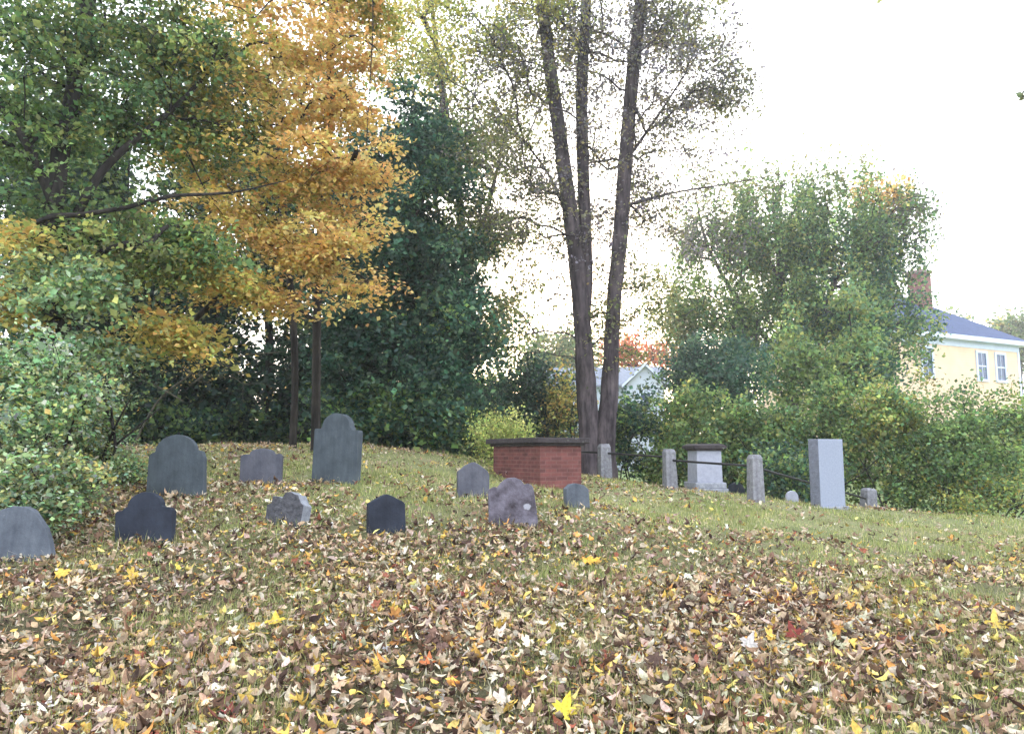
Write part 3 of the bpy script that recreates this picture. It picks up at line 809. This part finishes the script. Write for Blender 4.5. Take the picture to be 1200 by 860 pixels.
thicket = [('pale green vine thicket at the left edge beneath the green tree', 25, 9.0, 130, 385, 610, VINE, 420, .06),
           ('pale green vine thicket climbing round the foot of the green tree', 92, 10.4, 110, 400, 560, VINE + OLIVE[:1], 150, .055),
           ('low rambling vine thicket just left of the wide arched headstone', 98, 10.7, 115, 512, 590, VINE + OLIVE[:2], 240, .05),
           ('low weedy thicket behind the cropped headstone at the left edge', 45, 8.4, 130, 520, 628, VINE + OLIVE, 300, .055)]
for k, (lab, px, d, w_, top, bot, pal, n_, lf) in enumerate(thicket):
    shrub(lab, px, d, w_, top, bot, pal, n_, leaf=lf, seed=140 + k, dd=.8, grp='thickets of vine at the left edge', name='thicket', gap=.22, spread=(.22, .22, .07), per=44, gfreq=2.4, flat=.6, hue=.34)

# 11 tree standing outside the frame on the right whose twig tips reach in
_tr = G(1420, 12)
_trp = lambda px, py, d, r: (*P(px, py, d), r)
grow('overhanging_tree', 'tree outside the frame whose few leafy twig tips hang in at the top right', 'tree',
     [[(_tr[0], _tr[1], _tr[2] - .1, .2), _trp(1420, 300, 12, .16), _trp(1410, 60, 12, .12), _trp(1400, -160, 12, .07)],
      [_trp(1410, 60, 12, .05), _trp(1300, 20, 11, .03), _trp(1230, 80, 10.4, .015), _trp(1204, 100, 10.2, .006)],
      [_trp(1404, -60, 12, .05), _trp(1250, -60, 11, .03), _trp(1100, -30, 10.4, .012), _trp(1040, -10, 10.2, .005)]],
     [blob(1440, -100, 12, 120, 110, 2, 120, OLIVE), blob(1430, 80, 12, 90, 80, 1.6, 80, OLIVE), blob(1200, 112, 10.2, 3, 16, .05, 3, OLIVE, spread=(.03, .03, .05), per=3, gap=-9),
      blob(1035, -4, 10.2, 12, 4, .05, 3, OLIVE, spread=(.05, .03, .03), per=3, gap=-9)],
     leaf=.08, per=26, seed=77, gap=-.2)

# ------------------------------------------------------------------ headstones
def arch_pts(x0, x1, zb, zt, k=12, power=1.0):
    cx, rx = (x0 + x1) / 2, (x1 - x0) / 2
    return [(cx - rx * math.cos(math.pi * i / k), zb + (zt - zb) * math.sin(math.pi * i / k) ** power) for i in range(k + 1)]

feet = [(*G(969, 14.5)[:2], .38), (*G(826, 17)[:2], .42), (*G(709, 18)[:2], .2), (*G(785, 16)[:2], .2), (*G(885, 14)[:2], .18), (*G(1016, 17)[:2], .2)]
def headstone(label, px, d, outline, scale_px, thick, yaw, lean, m, roll=0, rough=.0015, name='headstone', cat='headstone', group='old headstones on the slope', bevel=.008, back=None):
    """outline in photograph pixels (x from the base middle, z up); real size = px * d / FPX"""
    s = d / FPX * scale_px
    g = G(px, d)
    pts = [(x * s, z * s) for x, z in outline]
    bm = bmesh.new()
    lo = -.12
    feet.append((g[0], g[1], max(abs(q_[0]) for q_ in pts)))
    pts = [(pts[0][0], lo)] + pts + [(pts[-1][0], lo)]
    r0 = random.Random(int(px))
    pts = [(x + r0.uniform(-rough, rough), z + r0.uniform(-rough, rough)) for x, z in pts]
    f = [bm.verts.new((x, -thick / 2, z)) for x, z in pts]
    q = [bm.verts.new((x, thick / 2, z)) for x, z in pts]
    bm.faces.new(f); bm.faces.new(q[::-1])
    for i in range(len(pts)):
        j = (i + 1) % len(pts)
        fc = bm.faces.new((f[i], q[i], q[j], f[j]))
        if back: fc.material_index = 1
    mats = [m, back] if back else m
    o = bm_obj(name, bm, mats, bevel=bevel)
    o.location = g
    o.rotation_euler = (R(lean), R(roll), R(yaw))
    return tag(o, label, cat, group)

# A cropped stone at the left edge
headstone('blue-grey headstone cut off by the left edge, top sloping down to the right', 24, 7.3,
          [(-42, 0), (-40, 26), (-34, 42), (-24, 54), (-8, 60), (6, 60), (14, 56), (30, 36), (36, 22), (43, 0)], 1, .11, 8, -6, M_SLATE_BLUE, roll=2)
# B dark navy
headstone('nearly black low headstone with round crest and two shoulders, leaning back', 173, 8.0,
          [(-33, 0), (-36, 33), (-34, 36), (-28, 36), (-25, 39)] + arch_pts(-22, 20, 40, 57) + [(22, 39), (30, 38), (34, 34), (35, 0)], 1, .09, -6, -8, M_SLATE_NAVY, roll=-3)
# C wide arched green-grey
headstone('wide green-grey headstone with broad round arch and sloping sides beside the thicket', 207, 10.0,
          [(-34, 0), (-34, 47), (-30, 50)] + arch_pts(-27, 22, 51, 71) + [(24, 53), (29, 51), (32, 44), (35, 0)], 1, .10, -4, -5, M_SLATE_GREEN, roll=-1)
# D small purple
headstone('small purple-grey headstone with low curved top, left of the tallest slate', 306, 11.0,
          [(-24, 0), (-24, 32), (-20, 34), (-15, 34)] + arch_pts(-14, 15, 34, 41) + [(16, 34), (21, 35), (24, 32), (24, 0)], 1, .08, 2, -2, M_SLATE_PURP)
# E broken rough stub; side and top faces paler than the front
headstone('low broken dark rough stone stump with pale edges', 340, 8.6,
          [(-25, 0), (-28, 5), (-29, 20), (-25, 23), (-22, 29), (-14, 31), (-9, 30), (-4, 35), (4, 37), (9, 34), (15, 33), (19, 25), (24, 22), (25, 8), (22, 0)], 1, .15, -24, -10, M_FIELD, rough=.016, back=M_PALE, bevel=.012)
# F tall
headstone('tallest slate headstone with full round crest above square shoulders', 394, 11.0,
          [(-29, 0), (-28, 60), (-27, 62), (-20, 62), (-19, 64)] + arch_pts(-18, 18, 64, 80) + [(19, 64), (20, 60), (28, 60), (29, 57), (28, 0)], 1, .15, -16, -2, M_SLATE_GREEN)
# G
headstone('small dark low-peaked headstone standing nearest in front of the brick tomb slope', 453, 8.3,
          [(-21, 0), (-21, 33), (-17, 35)] + [(-12, 38), (-6, 41), (0, 43), (6, 41), (12, 38)] + [(18, 35), (21, 32), (22, 0)], 1, .15, 20, -3, M_SLATE_NAVY)
# H
headstone('purple-grey headstone with pointed arch top in front of the left end of the brick tomb', 554, 10.3,
          [(-18, 0), (-18, 29), (-15, 31), (-9, 36), (-3, 39), (1, 40), (5, 38), (12, 33), (17, 29), (19, 24), (19, 0)], 1, .12, 14, -2, M_SLATE_PURP)
# I
headstone('wide mottled brown and purple headstone with worn uneven shoulders and a pale lichen spot', 601, 8.8,
          [(-28, 0), (-29, 40), (-22, 43), (-18, 42), (-14, 48), (-7, 53), (2, 54), (9, 51), (13, 46), (18, 47), (23, 44), (25, 38), (29, 0)], 1, .10, 5, -4, M_SLATE_SPOT, rough=.006)
# J
headstone('smallest blue-grey headstone with sloping corners right of the mottled stone', 675, 10.0,
          [(-14, 0), (-14, 21), (-8, 26), (-2, 27), (8, 25), (14, 20), (15, 0)], 1, .12, 18, -3, M_SLATE_BLUE)
# small ones beyond the fence
headstone('small dark blue round-topped headstone right of the pedestal monument', 862, 18.0,
          [(-10, 0)] + arch_pts(-10, 10, 8, 18, 8) + [(10, 0)], 1, .08, 0, -2, M_SLATE_NAVY, group='small headstones beyond the fence')
headstone('tiny pale round-topped headstone seen between the third post and tall granite stone', 927, 16.5,
          [(-7, 0)] + arch_pts(-7, 7, 6, 13, 8) + [(7, 0)], 1, .08, 0, 0, M_MARBLE, group='small headstones beyond the fence')

# tall granite stone: sawn front, rough sides, stands on a low base
g = G(969, 14.5); k = 14.5 / FPX
root = empty('granite_headstone', g, 'tall pale rectangular granite headstone with smooth front on low base, right of the fence', 'headstone', 'tall later monuments', R(22))
bm = bmesh.new(); box(bm, -18.5 * k, 18.5 * k, -8 * k, 8 * k, 1.5 * k, 79 * k)
bm.normal_update()
for f in bm.faces:
    if abs(f.normal.x) > .5 or f.normal.z > .5: f.material_index = 1
bm_obj('slab', bm, [M_GRANITE, M_GRANSIDE], root, bevel=.012)
bm = bmesh.new(); box(bm, -21.5 * k, 21.5 * k, -11 * k, 11 * k, -.15, 2.2 * k)
bm_obj('base', bm, [M_GRANROUGH], root, bevel=.015)

# pedestal monument
g = G(826, 17); k = 17 / FPX
root = empty('pedestal_monument', g, 'pale square pedestal monument with dark flat cap behind the iron rail', 'monument', 'tall later monuments', R(8))
bm = bmesh.new(); box(bm, -20 * k, 20 * k, -20 * k, 20 * k, -.15, 5 * k); bm_obj('plinth', bm, M_GRANROUGH, root, bevel=.012)
bm = bmesh.new(); box(bm, -18.5 * k, 18.5 * k, -18.5 * k, 18.5 * k, 5 * k, 12 * k); bm_obj('base', bm, M_GRANROUGH, root, bevel=.02)
bm = bmesh.new(); v = box(bm, -15.2 * k, 15.2 * k, -15.2 * k, 15.2 * k, 12 * k, 48 * k)
for q in v[4:]: q.co.x *= .96; q.co.y *= .96
bm_obj('shaft', bm, M_MARBLE, root, bevel=.006)
bm = bmesh.new()
box(bm, -16.5 * k, 16.5 * k, -16.5 * k, 16.5 * k, 48 * k, 50.2 * k)
box(bm, -19.5 * k, 19.5 * k, -19.5 * k, 19.5 * k, 50.2 * k + .001, 54 * k)
v = box(bm, -18.6 * k, 18.6 * k, -18.6 * k, 18.6 * k, 54 * k + .001, 56 * k)
for q in v[4:]: q.co.x *= .8; q.co.y *= .8
bm_obj('cap', bm, M_CAP, root, bevel=.006)

# brick table tomb
g = P(633, 571, 12.6); g[2] = gz(g[0], g[1])
TH = R(27); W_, L_, H_ = .80, 1.78, .70
root = empty('brick_tomb', g, 'red brick table tomb with dark stone slab on top, near the three-trunk tree', 'tomb', None, TH)
def uvbox(bm, x0, x1, y0, y1, z0, z1):
    uvl = bm.loops.layers.uv.verify()
    box(bm, x0, x1, y0, y1, z0, z1)
    bm.normal_update()
    for f in bm.faces:
        nx_ = abs(f.normal.x) > .5
        for l in f.loops:
            co = l.vert.co
            l[uvl].uv = ((co.y + .1) if nx_ else co.x, co.z)
bm = bmesh.new(); uvbox(bm, 0, W_, 0, L_, -.3, H_); bm_obj('brick_base', bm, M_BRICK, root, bevel=.006)
bm = bmesh.new()
box(bm, -.05, W_ + .05, -.05, L_ + .05, H_ + .001, H_ + .045)
box(bm, -.11, W_ + .11, -.11, L_ + .11, H_ + .046, H_ + .14)
bm_obj('top_slab', bm, M_CAP, root, bevel=.014, seg=3)

# granite post and iron rail fence
posts = [(645, 20.3, .80, 15), (709, 18.0, .83, 17), (785, 16.0, .83, 16.5), (885, 14.0, .85, 18.5), (1016, 17.0, .50, 17)]
root = empty('cemetery_fence', G(709, 18.0), 'low fence of granite posts joined by a black iron rail beside the tree', 'fence')
fb = np.array(root.location)
tops = []
for k, (px, d, h, wpx) in enumerate(posts):
    p = G(px, d)
    hw = wpx / 2 * .80 * d / FPX
    r0 = random.Random(k)
    bm = bmesh.new()
    secs = [(-.3, 1.08), (h * .3, 1.04), (h * .65, .98), (h * .92, .95), (h, .72)]
    rings = []
    for z, s in secs:
        ring = []
        for a in range(12):
            an = a / 12 * 2 * math.pi + .26
            cx_, cy_2 = math.cos(an), math.sin(an)
            mx_ = max(abs(cx_), abs(cy_2))
            sq = .86 / mx_ + .10
            ring.append(bm.verts.new((cx_ * sq * hw * s + r0.uniform(-.006, .006), cy_2 * sq * hw * s + r0.uniform(-.006, .006), z + r0.uniform(-.006, .006))))
        rings.append(ring)
    for a_, b_ in zip(rings, rings[1:]):
        for i in range(12): bm.faces.new((a_[i], a_[(i + 1) % 12], b_[(i + 1) % 12], b_[i]))
    bm.faces.new(rings[-1])
    o = bm_obj('post', bm, M_POST, root)
    o.location = p - fb
    o.rotation_euler = (R(r0.uniform(-2, 2)), R((0, -1.5, -1, 0, 2)[k]), R(12))
    tops.append(p)
hts = [.62, .62, .66, .66, .66, .33]
def rail(a, b, sag=.003, r=.023):
    t = np.linspace(0, 1, 9)[:, None]
    pts = a + (b - a) * t; pts[:, 2] -= np.sin(t[:, 0] * np.pi) * sag
    V, Q = tube(pts - fb, np.full(9, r), 8)
    link('rail', raw_mesh('rail', V, Q, smooth=True), M_IRON, root)
rz = lambda k, h: tops[k] + np.array((0, 0, h))
rail(rz(0, .60), rz(1, .62)); rail(rz(1, .62), rz(2, .66)); rail(rz(2, .60), rz(3, .64)); rail(rz(3, .62), rz(4, .26), .0)

# ------------------------------------------------------------------ houses
def window(root, M, x, z, w_, h_, y=-.03):
    def pbox(bm, x0, x1, y0, y1, z0, z1): box(bm, x0, x1, y0, y1, z0, z1)
    bm = bmesh.new()
    t = .13
    pbox(bm, x - w_ / 2 - t, x - w_ / 2, y - .04, y + .03, z - t, z + h_ + t)
    pbox(bm, x + w_ / 2, x + w_ / 2 + t, y - .04, y + .03, z - t, z + h_ + t)
    pbox(bm, x - w_ / 2, x + w_ / 2, y - .04, y + .03, z + h_, z + h_ + t)
    pbox(bm, x - w_ / 2, x + w_ / 2, y - .07, y + .03, z - t, z)
    pbox(bm, x - w_ / 2, x + w_ / 2, y - .02, y + .03, z + h_ * .48, z + h_ * .53)
    pbox(bm, x - .015, x + .015, y - .015, y + .03, z, z + h_ * .48)
    pbox(bm, x - .015, x + .015, y - .015, y + .03, z + h_ * .53, z + h_)
    fr = bm_obj('window', bm, M_WHITE, root)
    bm = bmesh.new(); pbox(bm, x - w_ / 2, x + w_ / 2, y + .005, y + .02, z, z + h_)
    bm_obj('pane', bm, M_GLASS, fr)

cor = P(1193, 404, 43.4); EV = cor[2]
gl = gz(cor[0] - 5, cor[1])
u_ = Vector((-.894, -.447, 0))                    # along the facade, towards the left/near end
hroot = empty('yellow_house', (cor[0], cor[1], gl), 'pale yellow clapboard house with blue-grey hipped roof at the right edge', 'house', None, math.atan2(.447, .894))
# local x runs from the left end (-WD) to the corner (0); local y goes back
WD, DP = 11.0, 9.0
EVL = EV - gl
bm = bmesh.new(); box(bm, -WD, 0, 0, DP, -1.5, EVL); bm_obj('wall', bm, M_YELLOW, hroot)
bm = bmesh.new()
e = .45
vs = [bm.verts.new(p) for p in ((-WD - e, -e, EVL + .12), (e, -e, EVL + .12), (e, DP + e, EVL + .12), (-WD - e, DP + e, EVL + .12), (-WD + 3.5, DP / 2, EVL + 3.5), (-4.5, DP / 2, EVL + 3.5))]
for f in ((0, 1, 5, 4), (1, 2, 5), (2, 3, 4, 5), (3, 0, 4), (3, 2, 1, 0)): bm.faces.new([vs[i] for i in f])
roof = bm_obj('roof', bm, M_ROOF, hroot)
bm = bmesh.new()
box(bm, -WD - e, e, -e, -e + .03, EVL - .12, EVL + .118); box(bm, e - .03, e, -e + .03, DP + e, EVL - .12, EVL + .118)
box(bm, -WD - e + .03, e - .03, -e + .03, DP, EVL - .12, EVL - .08)
box(bm, -.16, .02, -.03, .16, -1.4, EVL - .12); box(bm, -WD, -.162, -.03, -.002, EVL - .45, EVL - .12)
bm_obj('trim', bm, M_WHITE, hroot)
bm = bmesh.new(); uvbox(bm, -4.5, -3.6, 2.6, 3.5, EVL + 1.0, EVL + 4.35)
box(bm, -4.58, -3.52, 2.52, 3.58, EVL + 4.35, EVL + 4.52)
bm_obj('chimney', bm, M_BRICKF, roof)
for wx in (-1.85, -3.55, -8.2): window(hroot, None, wx, EVL - 2.15, .75, 1.45)

wc = P(744, 450, 50)
wg = gz(wc[0], wc[1])
wroot = empty('white_house', (wc[0], wc[1], wg), 'white house with grey gabled roof glimpsed behind the three trunks and hedgerow', 'house', None, R(-4))
k = 50 / FPX
ez = P(755, 452, 50)[2] - wg; rdg = P(700, 433, 54)[2] - wg; pk = P(765, 430, 49.5)[2] - wg
bm = bmesh.new(); box(bm, -7.0, 1.9, 0, 7, -1, ez); 
bm.faces.ensure_lookup_table()
box(bm, -.6, 1.7, -1.2, -.003, -1, ez)
t_ = [bm.verts.new(p) for p in ((-.6, -1.2, ez + .002), (1.7, -1.2, ez + .002), (.55, -1.2, pk), (-.6, 1.5, ez + .002), (1.7, 1.5, ez + .002), (.55, 1.5, pk))]
bm.faces.new((t_[0], t_[1], t_[2])); bm.faces.new((t_[3], t_[5], t_[4]))
bm_obj('wall', bm, M_WCLAP, wroot)
bm = bmesh.new()
def slope(bm, a, b_, c_, d_, th=.12):
    lo = [bm.verts.new(p) for p in (a, b_, c_, d_)]
    hi = [bm.verts.new((p[0], p[1], p[2] + th)) for p in (a, b_, c_, d_)]
    bm.faces.new(lo); bm.faces.new(hi[::-1])
    for i in range(4): bm.faces.new((lo[i], lo[(i + 1) % 4], hi[(i + 1) % 4], hi[i]))
slope(bm, (-7.4, -.4, ez - .1), (2.3, -.4, ez - .1), (2.3, 3.5, rdg), (-7.4, 3.5, rdg))
slope(bm, (-7.4, 3.5, rdg), (2.3, 3.5, rdg), (2.3, 7.4, ez - .1), (-7.4, 7.4, ez - .1))
slope(bm, (-.9, -1.4, ez - .2), (.55, -1.4, pk), (.55, 2.6, pk), (-.9, 2.6, ez - .2))
slope(bm, (2.0, -1.4, ez - .2), (.55, -1.4, pk + .004), (.55, 2.6, pk + .004), (2.0, 2.6, ez - .2))
bm_obj('roof', bm, M_ROOF2, wroot)
bm = bmesh.new()
for sx in (-1, 1):
    x0 = .55 + sx * 1.5
    v = [bm.verts.new(p) for p in ((x0, -1.44, ez - .25), (.55, -1.44, pk - .02), (.55, -1.44, pk + .18), (x0, -1.44, ez - .05),
                                   (x0, -1.405, ez - .25), (.55, -1.405, pk - .02), (.55, -1.405, pk + .18), (x0, -1.405, ez - .05))]
    for f in ((0, 1, 2, 3), (7, 6, 5, 4), (0, 4, 5, 1), (3, 2, 6, 7), (1, 5, 6, 2), (0, 3, 7, 4)): bm.faces.new([v[i] for i in f])
bm_obj('trim', bm, M_WHITE, wroot)
window(wroot, None, .55, ez - 1.6, .6, 1.0, -1.23)
for wx in (-5.6, -3.6, -1.8): window(wroot, None, wx, ez - 1.9, .7, 1.2)

# ------------------------------------------------------------------ grass and fallen leaves
rng = np.random.default_rng(5)
def scatter(n_, y0, y1, power=1.0):
    out = []
    y = y0 + (y1 - y0) * rng.random(n_) ** power
    x = (rng.random(n_) * 2 - 1) * (y * .75 + 2)
    return x, y
def pn(x, y, f, seed):
    return noise3(np.c_[x, y, np.zeros(len(x))], f, seed)

# grass blades
BL_V = np.array([(-.5, 0, 0), (.5, 0, 0), (-.34, .12, .5), (.34, .12, .5), (0, .38, 1.0)])
BL_T = np.array([(0, 1, 3), (0, 3, 2), (2, 3, 4)])
def blades(x, y, h, wd, col):
    n_ = len(x); z = ground(x, y)
    yaw = rng.random(n_) * 6.28
    t = np.repeat(BL_V[None], n_, 0)
    t[:, :, 0] *= wd[:, None]; t[:, :, 1] *= (h * rng.uniform(.3, 1.8, n_))[:, None]; t[:, :, 2] *= (h * rng.uniform(.5, 1, n_))[:, None]
    c, s = np.cos(yaw)[:, None], np.sin(yaw)[:, None]
    V = np.stack([x[:, None] + t[:, :, 0] * c - t[:, :, 1] * s, y[:, None] + t[:, :, 0] * s + t[:, :, 1] * c, z[:, None] - .004 + t[:, :, 2]], -1)
    T = (BL_T[None] + (np.arange(n_) * 5)[:, None, None]).reshape(-1, 3)
    return V.reshape(-1, 3), T, np.repeat(col, 5, 0)
GP = np.array([(.25, .30, .085), (.34, .36, .11), (.16, .22, .065), (.50, .45, .20), (.58, .50, .28), (.38, .40, .14)])
VV, TT, CL, off = [], [], [], 0
for n_, y0, y1, hh, ww in ((150000, 2.2, 7.5, .072, .0038), (130000, 7, 13, .06, .0065), (90000, 12, 21, .06, .011)):
    x, y = scatter(n_, y0, y1, .8)
    pat = pn(x, y, 1.4, 3) + .6 * pn(x, y, 4.5, 4)
    keep = rng.random(n_) < np.clip(.62 + .4 * pat + .05 * (y > 10), .12, 1)
    x, y, pat = x[keep], y[keep], pat[keep]
    dry = np.clip(.30 - .12 * pat, .05, .6)
    ci = np.where(rng.random(len(x)) < dry, rng.integers(3, 5, len(x)), rng.choice([0, 1, 2, 5], len(x)))
    col = GP[ci] * np.exp(rng.normal(0, .2, (len(x), 1)))
    h = hh * np.exp(rng.normal(0, .35, len(x))) * (1 + .25 * np.clip(pat, -1, 1))
    V, T, c_ = blades(x, y, h, np.full(len(x), ww), col)
    VV.append(V); TT.append(T + off); CL.append(c_); off += len(V)
for sx_, sy_, hw_ in feet:
    n_ = int(420 * max(hw_, .15))
    x = sx_ + rng.uniform(-1.15, 1.15, n_) * hw_; y = sy_ + rng.normal(-.07, .05, n_)
    y = np.where(rng.random(n_) < .25, y + .2, y)
    V, T, c_ = blades(x, y, .085 * np.exp(rng.normal(0, .35, n_)), np.full(n_, .006), GP[rng.integers(0, 6, n_)] * np.exp(rng.normal(0, .2, (n_, 1))))
    VV.append(V); TT.append(T + off); CL.append(c_); off += len(V)
tag(link('grass', raw_mesh('grass', np.vstack(VV), np.vstack(TT), np.vstack(CL)), M_GRASS),
    'short dull green and straw grass growing over the slope', 'grass', kind='stuff')

# dry leaf shapes
OV_V = np.array([(0, 0, 0), (-.17, .2, .05), (0, .22, 0), (.17, .2, .05), (-.25, .5, .09), (0, .52, 0), (.25, .5, .09), (-.15, .8, .05), (0, .8, 0), (.15, .8, .05), (0, 1.05, 0)])
OV_T = np.array([(0, 2, 1), (0, 3, 2), (1, 2, 5), (1, 5, 4), (2, 3, 6), (2, 6, 5), (4, 5, 8), (4, 8, 7), (5, 6, 9), (5, 9, 8), (7, 8, 10), (8, 9, 10)])
_ml = [(.0, .0), (.16, -.06), (.34, .02), (.22, .16), (.52, .34), (.36, .40), (.40, .55), (.18, .48), (.16, .68), (.0, 1.0)]
_out = _ml + [(-a, b_) for a, b_ in _ml[-2:0:-1]]
MA_V = np.array([(0, .3, 0)] + [(a, b_, .10 * abs(a) * 2 * ((i_ % 2) * 2 - 1)) for i_, (a, b_) in enumerate(_out)] + [(0, -.45, .02), (.02, -.45, .02)])
no = len(_out)
MA_T = np.array([(0, 1 + i_, 1 + (i_ + 1) % no) for i_ in range(no)] + [(1, no + 1, no + 2)])
LP = np.array([(.42, .30, .19), (.52, .40, .26), (.28, .175, .11), (.58, .49, .36), (.15, .09, .06), (.43, .31, .25),
               (.64, .42, .10), (.66, .50, .16), (.56, .27, .08), (.24, .08, .05), (.07, .042, .032), (.60, .54, .43), (.38, .36, .24)])
LW = np.array([14, 12, 14, 9, 15, 9, 6, 6, 3.5, 3, 15, 4, 4.]); LW /= LW.sum()
VV, TT, CL, off = [], [], [], 0
for n_, y0, y1 in ((85000, 2.0, 6.8), (66000, 6.2, 11), (50000, 10.5, 20)):
    x, y = scatter(n_, y0, y1, .85)
    pat = pn(x, y, 1.2, 8) + .5 * pn(x, y, 3.5, 9)
    u = x / y
    dens = np.where(y < 7.5, .64, np.where(y < 10, .64 - (y - 7.5) * .12, .34 - (y - 10) * .006))
    dens = dens + np.clip(-u, 0, .6) * .35 * (y > 7) - np.clip(u, 0, .7) * .34 * np.clip((y - 5) / 4, 0, 1)
    dens += .45 * np.exp(-((y - 15.5) / 1.5) ** 2) * (u < -.3)
    keep = rng.random(n_) < np.clip(dens + .26 * pat - .18 * np.clip(u, 0, .7) * (y < 8), .05, 1)
    x, y = x[keep], y[keep]
    n2_ = len(x)
    z = ground(x, y) + rng.uniform(.006, .045, n2_)
    p = np.c_[x, y, z]
    tl = np.where(rng.random(n2_) < .38, 1.1, .45)
    nn = np.c_[rng.normal(0, tl), rng.normal(0, tl), np.ones(n2_)]
    ci = rng.choice(len(LP), n2_, p=LW)
    col = LP[ci] * np.exp(rng.normal(0, .25, (n2_, 1))) * np.exp(rng.normal(0, .025, (n2_, 3)))
    yaw = rng.random(n2_) * 6.28
    size = np.where(rng.random(n2_) < .12, .085, .050) * np.exp(rng.normal(0, .33, n2_))
    size = np.minimum(size, .088 + .02 * rng.random(n2_))
    mp = (rng.random(n2_) < .12)
    for msk, tv, tt in ((~mp, OV_V, OV_T), (mp, MA_V, MA_T)):
        s_ = size[msk] * (1.15 if tv is MA_V else 1)
        V, T, c_ = place(tv, tt, p[msk], nn[msk], yaw[msk], s_, np.clip(col[msk], 0, .8), wide=rng.uniform(.45, 1.35, msk.sum()) if tv is OV_V else rng.uniform(.75, 1.1, msk.sum()), bend=rng.normal(.5, 1.2, msk.sum()))
        VV.append(V); TT.append(T + off); CL.append(c_); off += len(V)
tag(link('leaf_litter', raw_mesh('leaf_litter', np.vstack(VV), np.vstack(TT), np.vstack(CL)), M_LITTER),
    'carpet of fallen tan, brown and yellow leaves on the grass', 'fallen leaves', kind='stuff')

# the few big leaves that stand out
big = [(658, 845, 4.0, .135, (.72, .58, .07), 'large bright yellow maple leaf standing up at the bottom edge', .9),
       (1172, 733, 5.7, .20, (.66, .46, .10), 'large pale gold maple leaf near the right edge', .35),
       (685, 663, 7.5, .17, (.66, .38, .06), 'orange-yellow maple leaf below the mottled headstone', .2),
       (1098, 748, 5.5, .12, (.62, .30, .10), 'orange-brown leaf left of the large pale gold one', .2),
       (322, 741, 5.6, .16, (.66, .45, .07), 'deep yellow curled leaf in the left foreground litter', .25),
       (500, 786, 4.8, .12, (.55, .18, .07), 'rust-orange leaf in the lower middle of the litter', .3),
       (545, 700, 6.4, .13, (.25, .05, .05), 'dark red leaf in the litter below the brick tomb', .5),
       (935, 752, 5.3, .14, (.22, .05, .04), 'dark red curled leaf in the right foreground', .7),
       (68, 684, 6.7, .16, (.62, .40, .08), 'golden leaf below the left edge headstone', .2),
       (262, 852, 3.9, .10, (.22, .06, .05), 'dark red leaf at the bottom edge on the left', .6),
       (50, 832, 4.1, .09, (.70, .66, .64), 'small nearly white leaf in the lower left corner', .3),
       (875, 770, 5.1, .13, (.50, .46, .42), 'whitish leaf in the litter right of centre', .6)]
for k, (px, py, d, sz, col, lab, up) in enumerate(big):
    q = P(px, py, d)
    g_ = np.array((q[0], q[1], gz(q[0], q[1]) + .03))
    nn = np.array([[random.uniform(-.3, .3), -up * 2.0, 1.0]])
    V, T, c_ = place(MA_V, MA_T, np.zeros((1, 3)), nn, np.array([random.uniform(-.5, .5)]), np.array([sz]), np.array([col]), bend=np.array([random.uniform(.5, 1.3)]))
    V[:, 2] -= V[:, 2].min() - .005
    o = link('fallen_leaf', raw_mesh('fallen_leaf', V, T, c_), M_LITTER)
    o.location = g_
    tag(o, lab, 'leaf', 'single leaves that stand out on the litter')

# ------------------------------------------------------------------ evening haze
bm = bmesh.new(); box(bm, -160, 170, -12, 150, -6, 36)
hm = bpy.data.materials.new('haze_air'); hm.use_nodes = True
hn = hm.node_tree; hn.nodes.clear()
ho = hn.nodes.new('ShaderNodeOutputMaterial'); hv = hn.nodes.new('ShaderNodeVolumePrincipled')
hv.inputs['Density'].default_value = .0012
hv.inputs['Color'].default_value = (.92, .95, 1, 1)
hv.inputs['Anisotropy'].default_value = .55
hn.links.new(hv.outputs[0], ho.inputs['Volume'])
tag(bm_obj('haze', bm, hm), 'thin pale evening haze in the air between the trees', 'haze', kind='stuff')
